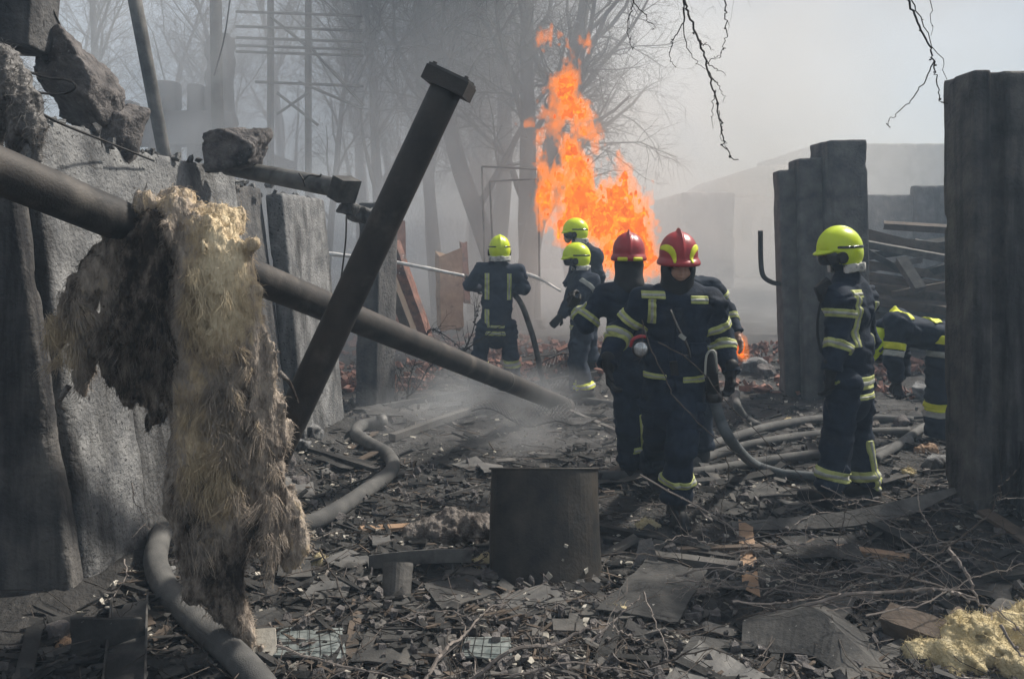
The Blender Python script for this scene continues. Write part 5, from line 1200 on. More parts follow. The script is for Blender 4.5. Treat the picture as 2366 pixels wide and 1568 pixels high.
def flame(spots, d, lo, hi, h, seed, parent, heatf, warp=.13, n1=.10, n2=.05, name='flame', core=.080):
    S = [(P(x, y, d), np.array([rx, min(rx, ry)*.75, ry])*d/FPX) for x, y, rx, ry in spots]
    def f(p):
        q = p*np.array([1, 1, .6], np.float32)
        pp = p + warp*np.stack([fbm(q*1.8 + 11*k, 3, seed+k) for k in range(3)], 1)*[1, .6, 1.1]
        d_ = None
        for c, r in S:
            k = (pp - c.astype(np.float32))/r.astype(np.float32); e = (np.linalg.norm(k, axis=1) - 1)*float(r.min()); d_ = e if d_ is None else smin(d_, e, .07)
        return d_ + n1*1.15*fbm(q*5, 4, seed+5, .66) + n2*1.2*vnoise(q*17, seed+9) + n2*.9*vnoise(q*36, seed+10) + .03
    V, Q = nets(lambda p: f(p) - .012, lo, hi, h, lazy=.14); [obj('flecks' if s_ else 'flame_gas', (a, b), M['gas'], parent, smooth=True, kind='stuff' if s_ else None) for a, b, s_ in islands(V, Q)]
    V, Q = nets(lambda p: f(p) + core, lo, hi, h, lazy=.14)
    for a, b, s_ in islands(V, Q):
        o = obj('sparks' if s_ else name, (a, b), M['flame'], parent, smooth=True, kind='stuff' if s_ else None)
        at = o.data.attributes.new('heat', 'FLOAT', 'POINT'); at.data.foreach_set('value', heatf(a).astype(np.float32))
dfi = 11.0
spots = [(1448, 530, 52, 96), (1395, 510, 66, 74), (1508, 600, 24, 40), (1345, 470, 62, 80), (1265, 455, 32, 76), (1285, 410, 40, 34), (1330, 420, 60, 34), (1488, 575, 34, 56), (1430, 600, 60, 50), (1330, 540, 40, 40), (1296, 510, 34, 44), (1420, 455, 44, 60),
         (1428, 405, 26, 46), (1452, 440, 26, 50), (1478, 480, 14, 44), (1318, 355, 34, 64), (1345, 300, 42, 32), (1340, 385, 40, 40), (1300, 290, 40, 20), (1325, 258, 50, 36), (1303, 208, 40, 68), (1285, 245, 22, 46), (1375, 320, 16, 34),
         (1243, 268, 12, 36), (1212, 285, 20, 11), (1262, 74, 26, 12), (1296, 96, 34, 12), (1345, 100, 12, 6), (1300, 122, 10, 8), (1248, 318, 10, 26)]
ft = thing('gas_fire', 'tall orange fire roaring behind the group of firefighters', 'fire', (tx(1400, dfi), dfi, float(gz(tx(1400, dfi), dfi))))
lo = P(1180, 40, dfi) ; hi = P(1560, 40, dfi); lo = np.array([lo[0], dfi-.75, .9]); hi = np.array([hi[0], dfi+.75, P(0, 30, dfi)[2]])
def heat_main(V):
    x, y = pix(V); return np.clip(.42 + .42*np.exp(-(((x-1450)/70)**2 + ((y-530)/100)**2)) - .30*ss(-y, -330, -140) + .10*fbm(V*3, 3, 4), 0, 1)
flame(spots, dfi, lo, hi, .018, 3, ft, heat_main)
d2 = 7.6; ft2 = thing('small_fire', 'small orange flame by the bare hand behind the walking firefighter', 'fire', (tx(1712, d2), d2, .5))
lo = P(1680, 850, d2); hi = P(1745, 740, d2)
flame([(1722, 790, 15, 36), (1708, 812, 15, 20), (1700, 768, 10, 18)], d2, np.array([lo[0], d2-.2, lo[2]]), np.array([hi[0], d2+.2, hi[2]]), .011, 8, ft2, lambda V: np.full(len(V), .58), .03, .03, .015, core=.012)
# water jets ---------------------------------------------------------------
jm = mat('water_spray', (.62, .60, .57), (.80, .79, .77), 12, rough=.4, bump=.3, bscale=60)
def jet(a, b, r0, r1, label, seed):
    p = smooth_path([a, (a+b)/2 + [0, 0, .03], b], 60); t = thing('water_jet', label, 'water jet', tuple(a))
    rr = np.interp(np.linspace(0, 1, 60), [0, 1], [r0, r1])*(1 + .35*fbm(p*6, 3, seed))
    obj('stream', tube(p, rr, 8), jm, t, smooth=True)
    n = 90; rng = np.random.default_rng(seed); u = rng.random(n); q = p[(u*59).astype(int)] + rng.normal(0, 1, (n, 3))*(r0*1.1 + (r1*1.8)*u)[:, None]
    obj('droplets', boxes(q, rng.uniform(.002, .006, (n, 3)), rots(*rng.uniform(0, 6, (3, n))), .3), jm, t, kind='stuff')
jet(P(1072, 637, dE+.32), P(735, 583, 9.8), .018, .030, 'white water jet shooting left from the rear firefighter nozzle', 4)
jet(P(1294, 672, 9.2), P(1205, 630, 10.4), .014, .028, 'short faint water jet aimed left by the pair at the fire', 6)
# ================================================================ TIMBER, SHEETS, DEBRIS
def big(name, VF, m, label, cat, group=None, smooth=False): return obj(name, VF, M[m] if isinstance(m, str) else m, label=label, cat=cat, group=group, smooth=smooth)
sd = [100]
def pl(x0, y0, x1, y1, w, t, m, label, up=.02, up2=None, name='plank', cat='plank', group=None, bend=0, warp=0, wb=None, d0=None, d1=None, roll=0.0, rag=.35, nseg=10):
    sd[0] += 1; a = g3(x0, y0, up) if d0 is None else P(x0, y0, d0); b = g3(x1, y1, up if up2 is None else up2) if d1 is None else P(x1, y1, d1)
    u = unit(b - a); z = np.array([0, 0, 1.0]); s_ = np.cross(u, z); zr = z*math.cos(roll) + s_*math.sin(roll)
    return big(name, plank(a, b, w, t, zr, sd[0], rag, nseg, bend, warp, wb), m, label, cat, group)
# --- foreground pieces that can be told apart
pl(1722, 1212, 1735, 1370, .085, .018, 'wood_orange', 'orange brown split plank with burnt spots standing out at lower right', .05, .03, bend=-.015, rag=.8, name='split_plank')
pl(1936, 1246, 2000, 1318, .065, .015, 'wood_grey', 'beige plank end between the thin branches', .03)
pl(832, 1222, 1135, 1206, .075, .022, 'wood_orange', 'orange tinted plank lying behind the singed wool heap', .02)
pl(1485, 1288, 1704, 1316, .075, .075, 'wood_grey', 'round ended grey log lying right of the drum', .03, name='log', cat='log', rag=.1)
pl(1380, 1215, 1640, 1272, .05, .035, 'char', 'blackened batten behind the grey log', .03)
pl(1395, 1245, 1700, 1290, .04, .03, 'char', 'second blackened batten touching the grey log', .03)
pl(2050, 1432, 2190, 1478, .135, .10, 'wood', 'thick brown beam stub beside the yellow wool clump', .08, name='beam_stub', cat='beam', rag=.1, roll=.25)
pl(2196, 1480, 2238, 1418, .10, .012, 'wood', 'curled brown veneer piece behind the yellow wool clump', .05, .09, bend=.03, name='veneer', warp=.8)
pl(2270, 1180, 2380, 1250, .10, .02, 'wood', 'brown board leaning against the dark footing', .06, .05)
pl(1290, 1388, 1325, 1372, .09, .012, 'wood_grey', 'pale rounded board scrap under the drum edge', .02, wb=.05)
pl(1225, 1392, 1300, 1382, .05, .012, 'wood_grey', 'pale sliver of board lying at the drum foot', .02)
pl(700, 1032, 870, 1085, .05, .03, 'char', 'charred batten lying under the S shaped hose', .03)
pl(905, 1010, 1150, 925, .075, .06, 'wood_grey', 'long grey beam lying diagonally below the long pipe', .05, .10, name='beam', cat='beam', rag=.1)
pl(884, 940, 1085, 905, .06, .06, 'pipe_grey', 'thin grey pipe lying behind the long pipe end', .03, .06, name='thin_pipe', cat='pipe', rag=0)
pl(1195, 893, 1380, 862, .055, .055, 'pipe', 'dark bar pointing at the boots of the lime helmeted pair', .12, .22, name='dark_bar', cat='bar', rag=0)
pl(1210, 905, 1430, 1000, .05, .045, 'wood_grey', 'grey batten running from the long pipe end toward the turned man', .06, .03, rag=.1)
pl(1130, 905, 1260, 915, .05, .03, 'wood_grey', 'grey slat lying across the end of the long pipe', .10, .08)
pl(1020, 1310, 1145, 1330, .08, .012, 'wood_grey', 'pale board scrap touching the left side of the drum', .02)
pl(1935, 1265, 2110, 1290, .07, .03, 'wood_orange', 'orange brown stick low between the branches at right', .02, name='stick')
pl(2020, 1215, 2110, 1262, .10, .07, 'char', 'black charred block under the curved board', .03, name='charred_block', cat='block')
pl(2270, 1330, 2420, 1310, .10, .02, 'char', 'black board edge at the right border', .06)
pl(1905, 1395, 2030, 1372, .06, .02, 'wood_grey', 'weathered slat under the branch tangle', .02)
pl(760, 1290, 1000, 1262, .045, .02, 'char', 'black slat above the grey steel channel', .02)
# --- sheet metal
big('steel_channel', profile(g3(850, 1305, .05), g3(1085, 1290, .05), [(-.055, 0), (.06, 0), (.062, .006), (-.048, .006), (-.052, .075), (-.058, .075)], nseg=6, bend=.012), 'tin', 'grey folded steel channel lying left of the drum', 'metal profile')
c = g3(910, 1395, .0)
big('curved_shell', sheet([c+[-.075, 0, .0], c+[.075, 0, .0], c+[.075, .10, .17], c+[-.075, .10, .17]], .008, .004, 3, .015, lambda u, v: -.05*(2*u-1)**2), 'wood_grey', 'pale curved shell fragment standing below the steel channel', 'fragment')
big('rail_channel', profile(g3(285, 1620, .06), g3(300, 1395, .05), channel(.155, .05, .008), nseg=4), 'pipe_grey', 'dark steel channel pointing away from us in the lower left corner', 'metal profile')
c = [g3(165, 1505, .03), g3(340, 1480, .05), g3(330, 1425, .16), g3(160, 1425, .20)]
big('board_scrap', sheet(c, .014, .01, 5, .04), 'felt', 'brown grey panel scrap leaning at the base of the near slab', 'sheet')
sheets = [([(1378, 1408), (1560, 1442), (1632, 1318), (1495, 1292)], .05, 'big torn roofing sheet between the drum and the folded ridge piece', 'felt', .035),
          ([(812, 1530), (1030, 1545), (1035, 1462), (850, 1455)], .03, 'flat dusty roofing sheet at the bottom between the glass panes', 'felt', .015),
          ([(1250, 1420), (1380, 1425), (1400, 1372), (1260, 1378)], .02, 'small felt sheet in front of the drum', 'felt', .02),
          ([(1278, 1455), (1350, 1460), (1345, 1432), (1275, 1430)], .03, 'pale angular board chip in the foreground middle', 'wood_grey', .012),
          ([(655, 1150), (730, 1145), (722, 1112), (660, 1105)], .03, 'pale bent tin scrap right of the wool hem', 'tin', .03),
          ([(860, 1262), (905, 1262), (900, 1238), (860, 1240)], .04, 'light grey slate piece above the steel channel', 'tin', .01),
          ([(1560, 1535), (1700, 1560), (1720, 1480), (1600, 1470)], .03, 'dark felt scrap left of the folded ridge piece', 'felt', .02),
          ([(640, 1330), (720, 1335), (715, 1295), (645, 1290)], .04, 'dark green grey tile scrap under the wool hem', 'felt', .01),
          ([(1700, 1150), (1800, 1165), (1790, 1120), (1715, 1110)], .02, 'grey felt piece behind the boots of the walking man', 'felt', .02),
          ([(2150, 1350), (2330, 1400), (2340, 1310), (2200, 1290)], .03, 'black felt sheet beneath the branches at right', 'char', .04),
          ([(1010, 1395), (1060, 1400), (1065, 1372), (1015, 1370)], .03, 'dusty grey tile near the curved shell', 'tin', .01)]
for k, (q, up, lab, m, amp) in enumerate(sheets): big('roofing_sheet', sheet([g3(x, y, up) for x, y in q], .009, amp, 200+k, .03), m, lab, 'sheet')
# long curved board in front of the lime helmeted man
Q_ = [g3(1690, 1205, .05), P(1950, 1180, 4.95), P(2205, 1125, 4.85)]; top = smooth_path(Q_, 24); wd = np.interp(np.linspace(0, 1, 24), [0, .06, .5, .8, 1], [.05, .09, .15, .15, .05])
lo_ = top + np.stack([np.zeros(24), -wd*.5, -wd*.45], 1); V = np.concatenate([top, lo_, lo_ + [0, .012, -.012], top + [0, .012, -.012]]); i = np.arange(23)
F = np.concatenate([np.stack([i+24*k, i+1+24*k, i+1+24*((k+1) % 4), i+24*((k+1) % 4)], 1) for k in range(4)])
big('curved_board', (V, np.concatenate([F, [[0, 24, 48, 72], [23, 95, 71, 47]]])), 'wood_grey', 'long curved grey board lying in front of the lime helmeted man', 'board')
# folded ridge piece at the bottom
a, b = g3(1712, 1500, .16), g3(2085, 1590, .12); ridge = [P(1715, 1432, 3.66), P(1880, 1404, 3.62), P(2060, 1560, 3.28)]
low = [P(1712, 1500, 3.50), P(1870, 1512, 3.45), P(2010, 1600, 3.15)]; back = [P(1730, 1420, 3.85), P(1890, 1392, 3.80), P(2120, 1540, 3.45)]
R3 = [np.array(smooth_path([x[0], x[0]*.5+x[1]*.5, x[1], x[1]*.5+x[2]*.5, x[2]], 18)) for x in (low, ridge, back)]
V = np.concatenate(R3 + [r - [0, -.004, .012] for r in R3[::-1]]); i = np.arange(17)
F = np.concatenate([np.stack([i+18*k, i+1+18*k, i+1+18*((k+1) % 6), i+18*((k+1) % 6)], 1) for k in range(6)])
big('ridge_cap', (V, F), 'felt', 'large grey folded ridge piece at the bottom right', 'metal sheet')
c = g3(1480, 1320)
big('crumpled_foil', sheet([c+[-.05, -.03, .01], c+[.10, -.02, .02], c+[.07, .06, .16], c+[-.0, .06, .15]], .003, .06, 9, .014), 'plastic', 'crumpled pale film standing right of the drum', 'film')
# wired glass panes
def pane(q, up, label, nx, ny, seed):
    A, B, C, D = [g3(x, y, up) for x, y in q]; t = thing('wired_glass_pane', label, 'glass pane', tuple((A+C)/2)); obj('pane', sheet([A, B, C, D], .008, .012, seed, .025), M['glass'], t)
    for k in range(nx+1):
        s_ = (k+.3)/(nx+.6); obj('wire', tube(np.array([A*(1-s_)+B*s_, D*(1-s_)+C*s_]) + [0, 0, .009], .0017, 4), M['wire'], t)
    for k in range(ny+1):
        s_ = (k+.3)/(ny+.6); obj('wire', tube(np.array([A*(1-s_)+D*s_, B*(1-s_)+C*s_]) + [0, 0, .010], .0017, 4), M['wire'], t)
pane([(632, 1510), (800, 1522), (790, 1452), (640, 1450)], .035, 'greenish wired glass pane right of the pale chipboard corner', 6, 2, 1)
pane([(1062, 1515), (1185, 1525), (1180, 1475), (1075, 1473)], .03, 'broken greenish wired glass pane in the bottom middle', 5, 2, 2)
c = [g3(588, 1520, .02), g3(640, 1515, .02), g3(636, 1450, .10), g3(580, 1455, .10)]; big('chipboard_corner', sheet(c, .015, .004, 7, .03), 'pale', 'pale chipboard corner under the lowest wool shred', 'board')
# timber heap on the right
tim = [(1985, 545, 2200, 575, .13, 11.2), (1990, 562, 2200, 600, .12, 11.0), (1985, 590, 2195, 560, .15, 11.6), (1995, 610, 2200, 640, .14, 10.9), (1990, 640, 2210, 668, .16, 10.8), (2080, 600, 2125, 670, .14, 10.5),
       (1990, 575, 2110, 640, .10, 10.9), (2000, 660, 2200, 690, .15, 10.7), (2040, 520, 2200, 530, .12, 11.8), (1990, 625, 2130, 600, .10, 11.0), (2100, 640, 2210, 610, .12, 10.8), (2010, 690, 2200, 715, .15, 10.6),
       (1985, 530, 2100, 560, .10, 11.9), (2110, 560, 2230, 590, .12, 11.3), (1990, 720, 2200, 740, .16, 10.6), (2060, 680, 2230, 650, .10, 10.5), (1985, 770, 2200, 760, .18, 10.7), (2000, 800, 2220, 790, .18, 10.7)]
for k, (x0, y0, x1, y1, w, d) in enumerate(tim):
    pl(x0, y0, x1, y1, w, w*.8, ['wood', 'wood_grey', 'char', 'wood'][k % 4], 'scorched timber in the collapsed heap beside the grooved pillar', d0=d, d1=d-.3, name='timber', cat='timber', group='timbers of the collapsed heap', rag=.15, roll=.2*(k % 3), nseg=4)
# background left: leaning slabs and logs, firelight put into their red and orange colours
for k, (x0, y0, x1, y1, w, d, m, lab) in enumerate([(985, 790, 905, 560, .22, 10.6, 'brick', 'reddish plank leaning left just past the dark broken post'), (960, 800, 900, 640, .16, 10.3, 'wood', 'second reddish plank leaning below the first one'),
        (1040, 760, 1036, 585, .36, 12.2, 'wood_orange', 'thick fire lit tree stump behind the man with the jet'), (925, 760, 918, 515, .18, 11.2, 'brick', 'upright reddish post behind the dark broken post'), (1078, 700, 1070, 560, .10, 12.6, 'brick', 'thin reddish pipe with a cap right of the fire lit stump'),
        (1110, 800, 1160, 690, .10, 11.8, 'wood_grey', 'grey stake leaning right beyond the man with the jet')]):
    pl(x0, y0, x1, y1, w, w*.75, m, lab, d0=d, d1=d+.1, name=['leaning_plank', 'leaning_plank', 'tree_stump', 'post', 'capped_pipe', 'stake'][k], cat=['plank', 'plank', 'stump', 'post', 'pipe', 'stake'][k], rag=.3)
for k, (x, y, s_) in enumerate([(1085, 830, .35), (870, 800, .3), (760, 880, .3), (1245, 760, .4), (1740, 860, .34), (1770, 870, .26), (1020, 850, .25), (640, 1080, .22), (700, 1040, .16), (690, 1125, .14), (2160, 1080, .15), (2080, 985, .16), (2140, 925, .3), (1860, 905, .22), (720, 1010, .2), (130, 1470, .13), (380, 1330, .10)]):
    p = g3(x, y); rock(p + [0, 0, s_*.22], (s_, s_*.8, s_*.6), rotm(k*57, 10, 8), M['concrete_pink' if k % 2 else 'concrete'], 300+k, 'grey broken concrete lump lying in the debris', chip=.14, h=max(.012, s_/22), cat='concrete chunk', group='concrete lumps lying in the debris')
# wire mesh on the ground behind the long pipe
t = thing('wire_mesh', 'dark chain link mesh crumpled on the ground behind the long pipe end', 'wire mesh', tuple(g3(1190, 900)))
A_, B_2 = [], []; n_ = 26
def mp_(u, v): x = 1090 + u*230 ; y = 850 + v*105 + u*14; p = G(x, y, .14); p[2] = float(gz(p[0], p[1])) + .10 + .05*math.sin(u*9) + .04*math.cos(v*7+u*3); return p
for i in range(n_):
    for j in range(14):
        for du, dv_ in ((1, 1), (1, -1)):
            if 0 <= j+dv_ <= 14: A_.append(mp_(i/n_, j/14)); B_2.append(mp_((i+1)/n_, (j+dv_)/14))
obj('strands', segs(A_, B_2, .0035, .0035, 3), M['wire'], t, kind='stuff')
for e_ in ((0, 0, 1, 0), (0, 1, 1, 1), (0, 0, 0, 1)): obj('edge_wire', tube(np.array([mp_(e_[0] + (e_[2]-e_[0])*s_, e_[1] + (e_[3]-e_[1])*s_) for s_ in np.linspace(0, 1, 20)]), .007, 5), M['wire'], t)
# --- scattered repeats -----------------------------------------------------
rng = np.random.default_rng(21)
def spots_(n, r0=2.9, r1=11.5, pw=1.0, half=R(37)):
    r = (r0**(1-pw) + rng.random(n)*(r1**(1-pw) - r0**(1-pw)))**(1/(1-pw)) if pw != 1 else r0*(r1/r0)**rng.random(n)
    a = rng.uniform(-half, half, n); x, y = r*np.sin(a), r*np.cos(a)
    xw = W0[0] + (y - W0[1])*(W1[0]-W0[0])/(W1[1]-W0[1]); k = (x > xw + .06) | (y > 8)
    k &= ~((np.abs(x - DC[0]) < .24) & (np.abs(y - DC[1]) < .24)); return x[k], y[k]
x, y = spots_(75, 3.0, 9.5, 1.2)
for k in range(len(x)):
    L = rng.uniform(.18, .6); an = rng.uniform(0, math.pi)*.6 - .3 + (0 if rng.random() < .7 else 1.2); dx, dy = L/2*math.cos(an), L/2*math.sin(an)
    a = onz((x[k]-dx, y[k]-dy), .012 + .02*rng.random()); b = onz((x[k]+dx, y[k]+dy), .012 + .05*rng.random())
    m = ['char', 'wood_grey', 'felt', 'char', 'wood'][k % 5]
    big('charred_plank', plank(a, b, rng.uniform(.03, .085), rng.uniform(.010, .028), (rng.normal(0, .15), rng.normal(0, .15), 1), k, .5, 6), m, 'scorched piece of board strewn on the ground among ash', 'plank', 'scorched boards strewn over the ground')
x, y = spots_(58, 3.0, 9, 1.1)
for k in range(len(x)):
    L = rng.uniform(.07, .2) if k % 3 else rng.uniform(.15, .34); an = rng.uniform(0, 6); o = [onz((x[k] + L*math.cos(an + q)*rng.uniform(.6, 1), y[k] + L*math.sin(an+q)*rng.uniform(.5, 1)), .02 + .03*rng.random()) for q in (0, 1.5, 3.1, 4.6)]
    big('torn_sheet', sheet(o, .006, .03, k, .03), ['felt', 'tin', 'felt', 'char', 'wood_grey'][k % 5], 'small torn flat scrap lying on the ashy ground', 'scrap', 'torn flat scraps on the ground')
x, y = spots_(60, 9.8, 14, .5, R(22)); bm_ = mesh('brick', *boxes([[0, 0, 0]], [(.12, .06, .035)], np.eye(3)[None], .05), M['brick'])
for k in range(len(x)):
    o = bpy.data.objects.new('brick', bm_); COL.objects.link(o); o.location = onz((x[k], y[k]), .03); o.rotation_euler = (rng.normal(0, .3), rng.normal(0, .3), rng.uniform(0, 6)); tag(o, 'loose red brick lying in the rubble below the flames', 'brick', 'loose bricks below the flames')
# --- uncountable litter ----------------------------------------------------
def litter(name, n, L, Wd, T, m, jit, pw=1.6, r1=12.5, tilt_=.22, r0=2.75, bias=0):
    x, y = spots_(n, r0, r1, pw); n = len(x); yaw = rng.uniform(-.8, .8, n) + (rng.random(n) < .35)*rng.uniform(0, 3, n)
    S = np.stack([rng.uniform(*L, n)*rng.random(n)**.7, rng.uniform(*Wd, n), rng.uniform(*T, n)], 1)/2; cl = fbm(np.stack([x*1.6, y*1.6, x*0+bias], 1), 3, 61); keep = cl > rng.normal(.05, .13, n)
    z = gz(x, y) + S[:, 2] + np.abs(rng.normal(0, .010, n)) + .008
    C = np.stack([x, y, z], 1)[keep]; obj(name, boxes(C, S[keep], rots(yaw, rng.normal(0, tilt_, n), rng.normal(0, tilt_*1.4, n))[keep], jit, rng), M[m], kind='stuff')
litter('charred_debris', 7500, (.03, .30), (.008, .05), (.004, .018), 'char', .35)
litter('grey_debris', 3600, (.02, .22), (.006, .05), (.003, .012), 'wood_grey', .35, bias=4)
litter('felt_shards', 2400, (.02, .12), (.012, .07), (.003, .010), 'felt', .45, bias=8)
litter('pale_chips', 3600, (.008, .055), (.006, .035), (.003, .012), 'pale', .5, bias=12)
litter('wood_splinters', 3400, (.05, .34), (.004, .016), (.003, .010), 'wood', .3, bias=2)
litter('tan_splinters', 1500, (.03, .22), (.004, .014), (.003, .009), 'wool_grey', .3, bias=17)
litter('fine_grit', 9000, (.006, .022), (.005, .018), (.004, .014), 'concrete_pink', .5, 1.9, bias=30, r1=8)
litter('rubble_grit', 3500, (.015, .07), (.012, .05), (.01, .045), 'concrete_pink', .5, 1.2, bias=6)
litter('brick_rubble', 5200, (.03, .16), (.03, .10), (.02, .07), 'brick', .5, .3, 15, .5, 9.6, bias=7)
x, y = spots_(1500, 2.7, 10, 1.8); n = len(x); A0 = np.stack([x, y, gz(x, y) + .02], 1); an = rng.uniform(0, 6.28, n); ln = rng.uniform(.04, .16, n); As, Bs = [], []; p = A0
for k in range(3):
    an = an + rng.normal(0, .35, n); q = p + np.stack([np.cos(an)*ln, np.sin(an)*ln, rng.normal(.006, .018, n)], 1); q[:, 2] = np.maximum(q[:, 2], gz(q[:, 0], q[:, 1]) + .008); As.append(p); Bs.append(q); p = q
obj('twig_litter', segs(np.concatenate(As), np.concatenate(Bs), .0026, .0020, 3), M['twig'], kind='stuff')
# ================================================================ BRANCHES
def branch(pts, r, label, m='twig_pale', group=None, name='bare_branch', side=1.0, seed=0, tw=(.05, .28), end=.25, buds=True):
    rng = np.random.default_rng(seed + 900); p = smooth_path(pts, max(12, 5*len(pts))); L = np.linalg.norm(np.diff(p, axis=0), axis=1).sum()
    p = p + .006*rng.normal(0, 1, p.shape)*np.linspace(.3, 1, len(p))[:, None]
    VF = [tube(p, [r, r*end], 5)]; n = int(side*L*9); A, B, ra, rb = [], [], [], []
    for k in range(n):
        i = rng.integers(1, len(p)-1); tg = unit(p[min(i+1, len(p)-1)] - p[i-1]); d = unit(tg*.9 + rng.normal(0, .6, 3)); q = p[i]; ln = rng.uniform(*tw); rr = max(r*.45*(1 - .6*i/len(p)), .0011); kk = 4
        for s_ in range(kk):
            d = unit(d + rng.normal(0, .2, 3)); e = q + d*ln/kk; A.append(q); B.append(e); ra.append(rr*(1 - s_/kk*.7)); rb.append(rr*(1 - (s_+1)/kk*.7))
            if rng.random() < .35: d2 = unit(d + rng.normal(0, .7, 3)); A.append(e); B.append(e + d2*ln*.22); ra.append(rr*.5); rb.append(rr*.3)
            q = e
    if A: VF.append(segs(np.array(A), np.array(B), np.array(ra), np.array(rb), 4))
    if buds:
        i = rng.integers(1, len(p)-1, max(3, int(L*14))); VF.append(boxes(p[i] + rng.normal(0, r*.7, (len(i), 3)), rng.uniform(.0015, .0035, (len(i), 3))*(r/.004), rots(*rng.uniform(0, 6, (3, len(i)))), .3, rng))
    return obj(name, join(VF), M[m], label=label, cat='branch', group=group)
def poly(xy, d0, d1): n = len(xy); return [P(x, y, d0 + (d1-d0)*k/(n-1)) for k, (x, y) in enumerate(xy)]
GB = 'bare branches sprawled over the foreground debris'; LB = 'thin bare branch sprawled over the foreground debris'
FB = [([(1482, 738), (1500, 800), (1540, 880), (1564, 924), (1655, 1014), (1708, 1051), (1790, 1113), (1880, 1178), (1950, 1236), (2012, 1273), (2049, 1310), (2069, 1351), (2118, 1367)], 4.25, 3.75, .0055, 'long bare stem rising from the branch tangle up to the walking man chest', .5),
      ([(1520, 790), (1600, 838), (1675, 924), (1765, 1014), (1848, 1100), (1889, 1137), (1967, 1191), (2012, 1252), (2061, 1343)], 4.2, 3.75, .0055, 'second long stem crossing in front of the drooping hose', .5),
      ([(1478, 1096), (1650, 1191), (1708, 1236), (1757, 1285), (1823, 1338), (1960, 1372), (2090, 1360)], 4.2, 3.7, .005, None, .9),
      ([(2075, 1362), (2118, 1318), (2192, 1260), (2266, 1203), (2303, 1154), (2311, 1121), (2348, 1090)], 3.75, 3.8, .0055, 'forking branch reaching up toward the dark footing', .8),
      ([(2303, 1154), (2330, 1148), (2380, 1147)], 3.8, 3.8, .003, None, .5), ([(1897, 1121), (1995, 1170), (2061, 1215), (2151, 1236)], 4.1, 3.9, .0035, None, 1), ([(1741, 1244), (1831, 1289), (1893, 1326), (1971, 1347), (2080, 1365)], 4.0, 3.7, .005, None, 1.1),
      ([(1692, 1388), (1765, 1392), (1848, 1388), (1930, 1367), (2016, 1338)], 3.72, 3.75, .005, None, 1.2), ([(1860, 1396), (1971, 1371), (2077, 1363), (2155, 1359), (2217, 1375), (2299, 1408), (2380, 1480)], 3.65, 3.4, .0075, 'thickest branch arching along the right bottom', 1.0),
      ([(2192, 1260), (2279, 1293), (2320, 1334), (2380, 1385)], 3.8, 3.6, .004, None, 1), ([(2190, 1270), (2209, 1293), (2237, 1334), (2258, 1384), (2290, 1425)], 3.8, 3.5, .010, 'short thick forked stick behind the yellow wool clump', .3), ([(2118, 1117), (2123, 1170), (2151, 1219), (2176, 1265)], 3.9, 3.8, .003, None, 1),
      ([(1675, 1055), (1684, 1088), (1675, 1129), (1663, 1187), (1650, 1210)], 4.2, 4.1, .003, None, .8), ([(981, 1575), (1027, 1499), (1068, 1470), (1109, 1429), (1180, 1370)], 3.2, 3.7, .008, 'dark stick pointing from the bottom edge toward the drum', .5),
      ([(1080, 1575), (1187, 1499), (1273, 1490), (1351, 1454), (1396, 1437), (1437, 1462), (1475, 1478)], 3.15, 3.3, .0075, 'crooked branch arching across the bottom middle', 1), ([(1211, 1458), (1240, 1499), (1273, 1560)], 3.35, 3.1, .005, None, .8),
      ([(1363, 1482), (1437, 1416), (1486, 1367)], 3.35, 3.5, .005, None, .6), ([(1486, 1367), (1511, 1429), (1540, 1499), (1560, 1570)], 3.5, 3.2, .004, None, .7), ([(739, 1269), (772, 1334), (809, 1416), (838, 1487), (829, 1523)], 3.7, 3.3, .004, 'thin curved twig arching over the flat dusty sheet', .8),
      ([(304, 1113), (316, 1162), (349, 1219)], 4.2, 4.1, .003, 'little upright twig spray against the pale wall', 2.5), ([(287, 1293), (291, 1322), (263, 1375), (230, 1396)], 3.8, 3.6, .004, None, 1), ([(60, 1470), (140, 1500), (260, 1440), (330, 1380)], 3.3, 3.6, .004, None, 1.2),
      ([(640, 1490), (760, 1530), (900, 1560), (1000, 1590)], 3.2, 3.0, .005, None, 1), ([(900, 1440), (990, 1410), (1090, 1420), (1180, 1400)], 3.5, 3.6, .003, None, 1), ([(1500, 1540), (1640, 1500), (1760, 1540)], 3.15, 3.1, .004, None, 1), ([(1180, 1560), (1330, 1530), (1500, 1560)], 3.1, 3.05, .005, None, 1.3),
      ([(1560, 1330), (1660, 1310), (1790, 1340), (1900, 1320)], 3.8, 3.75, .004, None, 1.2), ([(1960, 1150), (1945, 1215), (1930, 1300)], 4.1, 3.9, .003, None, .8), ([(2000, 1420), (2140, 1390), (2260, 1330), (2370, 1300)], 3.5, 3.7, .004, None, 1.3), ([(2080, 1240), (2200, 1330), (2330, 1420)], 3.8, 3.5, .003, None, 1.3),
      ([(650, 1330), (760, 1300), (860, 1230)], 3.7, 4.2, .003, None, .7), ([(2310, 1440), (2345, 1500), (2375, 1530)], 3.2, 3.1, .006, None, .5), ([(1690, 1250), (1850, 1230), (1990, 1290), (2120, 1275)], 4.1, 3.9, .003, None, 1.4), ([(1700, 1430), (1810, 1405), (1960, 1400), (2080, 1440)], 3.6, 3.5, .0035, None, 1.2)]
for k, (xy, d0, d1, r, lab, sdn) in enumerate(FB): branch(poly(xy, d0, d1), r*(.62 if k < 2 else 1.15), lab or LB, 'twig' if k < 2 or k % 3 == 0 else 'twig_pale', None if lab else GB, side=sdn, seed=k)
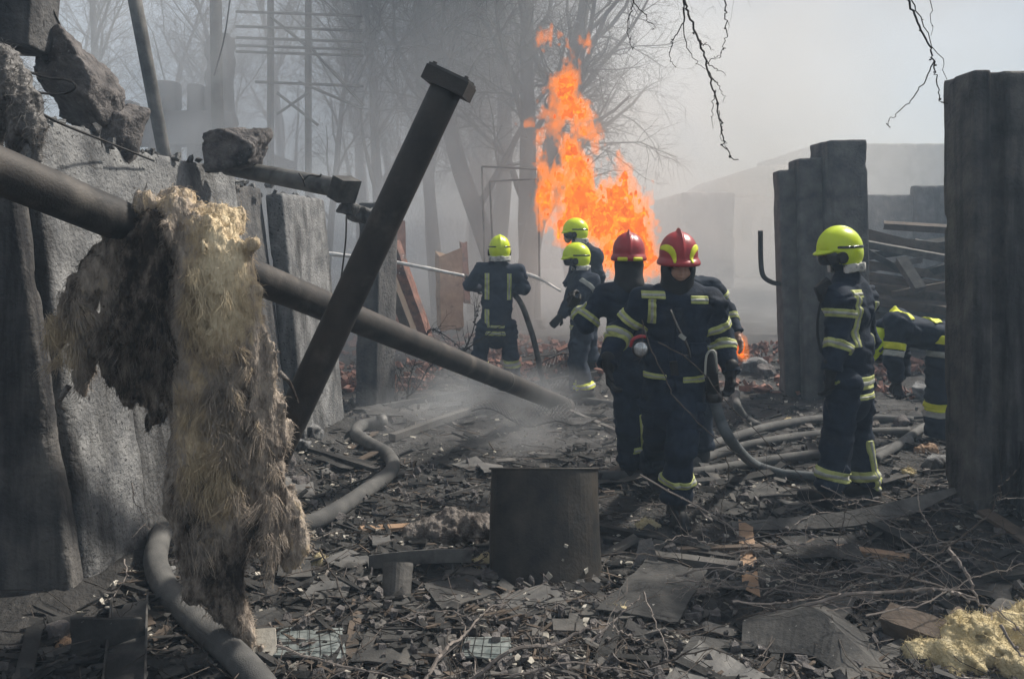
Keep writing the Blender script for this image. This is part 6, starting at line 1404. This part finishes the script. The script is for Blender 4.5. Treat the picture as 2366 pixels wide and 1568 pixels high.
# twigs hanging into the top of the picture from a tree overhead
OH = [([(1540, -160), (1562, -80), (1579, 0), (1591, 37), (1616, 95), (1632, 153), (1649, 206), (1661, 256), (1669, 309), (1676, 342), (1702, 369)], .0050, 'longest black twig hanging from above right of the fire'), ([(1575, -20), (1579, 49), (1554, 91), (1550, 107), (1548, 136), (1562, 159)], .0026, None), ([(1577, 20), (1583, 95), (1603, 136), (1632, 163)], .0022, None),
      ([(1612, 93), (1628, 103), (1645, 113)], .002, None), ([(1630, 142), (1653, 161), (1682, 175)], .002, None), ([(1638, 165), (1661, 202), (1678, 235)], .002, None), ([(1651, 210), (1645, 252), (1647, 297)], .0018, None), ([(1661, 256), (1664, 310), (1674, 342)], .0016, None), ([(1632, 152), (1649, 134), (1668, 131)], .0016, None),
      ([(1480, -120), (1463, 0), (1455, 45), (1453, 82), (1463, 115)], .0026, 'leftmost thin twig hanging at the top edge'), ([(1463, 0), (1492, 45), (1515, 72)], .0022, None), ([(1680, -120), (1674, 0), (1676, 41), (1674, 99), (1665, 130)], .0032, 'single straight twig hanging right of the longest one'),
      ([(2060, -140), (2098, 0), (2119, 53), (2144, 103), (2156, 141), (2163, 170), (2168, 219), (2175, 247)], .0042, 'black twig hanging from above near the grooved pillar'), ([(2156, 141), (2137, 184), (2105, 230), (2073, 262), (2052, 283), (2050, 292)], .0024, None), ([(2070, -80), (2107, 7), (2151, 88), (2186, 184)], .0028, None), ([(2152, -100), (2152, 0), (2152, 88)], .0022, None)]
for k, (xy, r, lab) in enumerate(OH):
    branch(poly(xy, 2.7, 2.7), r, lab or 'thin black side twig hanging in the sky at the top', 'twig_dark', None if lab else 'twigs hanging from above', 'hanging_twig', side=.35 if lab else .0, seed=100+k, tw=(.01, .05), end=.35)
# burnt brush behind the long pipe
for k, (xy, d) in enumerate([([(990, 830), (985, 780), (1000, 760), (1060, 800), (1062, 830)], 9.3), ([(930, 960), (905, 900), (890, 850), (900, 790)], 8.8), ([(940, 950), (945, 880), (960, 830)], 8.8), ([(1060, 830), (1090, 770), (1108, 700)], 9.6), ([(900, 940), (960, 900), (1000, 840), (1080, 800)], 9.0), ([(1045, 835), (1100, 790), (1170, 745)], 9.1), ([(920, 950), (880, 900), (860, 860)], 8.7)]):
    branch(poly(xy, d, d), .012, 'charred brush stem sticking up behind the long pipe', 'twig_dark', 'charred brush behind the long pipe', 'charred_branch', side=2.2, seed=200+k, tw=(.15, .5))

rng = np.random.default_rng(77)
for k in range(34):
    px, py = rng.uniform(1600, 2330), rng.uniform(1130, 1470); a = g3(px, py, rng.uniform(.03, .12)); an = rng.uniform(-.5, .9) + (math.pi if rng.random() < .6 else 0); L = rng.uniform(.4, 1.0)
    d = np.array([math.cos(an), .5*math.sin(an), rng.uniform(.05, .45)]); n_ = 5; pts = [a + d*L*s_/(n_-1) + np.array([0, 0, -.28*L*(s_/(n_-1))**2]) + rng.normal(0, .012, 3) for s_ in range(n_)]
    branch(pts, rng.uniform(.0028, .0050), LB, 'twig_pale' if k % 4 else 'twig', GB, side=1.5, seed=300+k, tw=(.08, .32), end=.4)
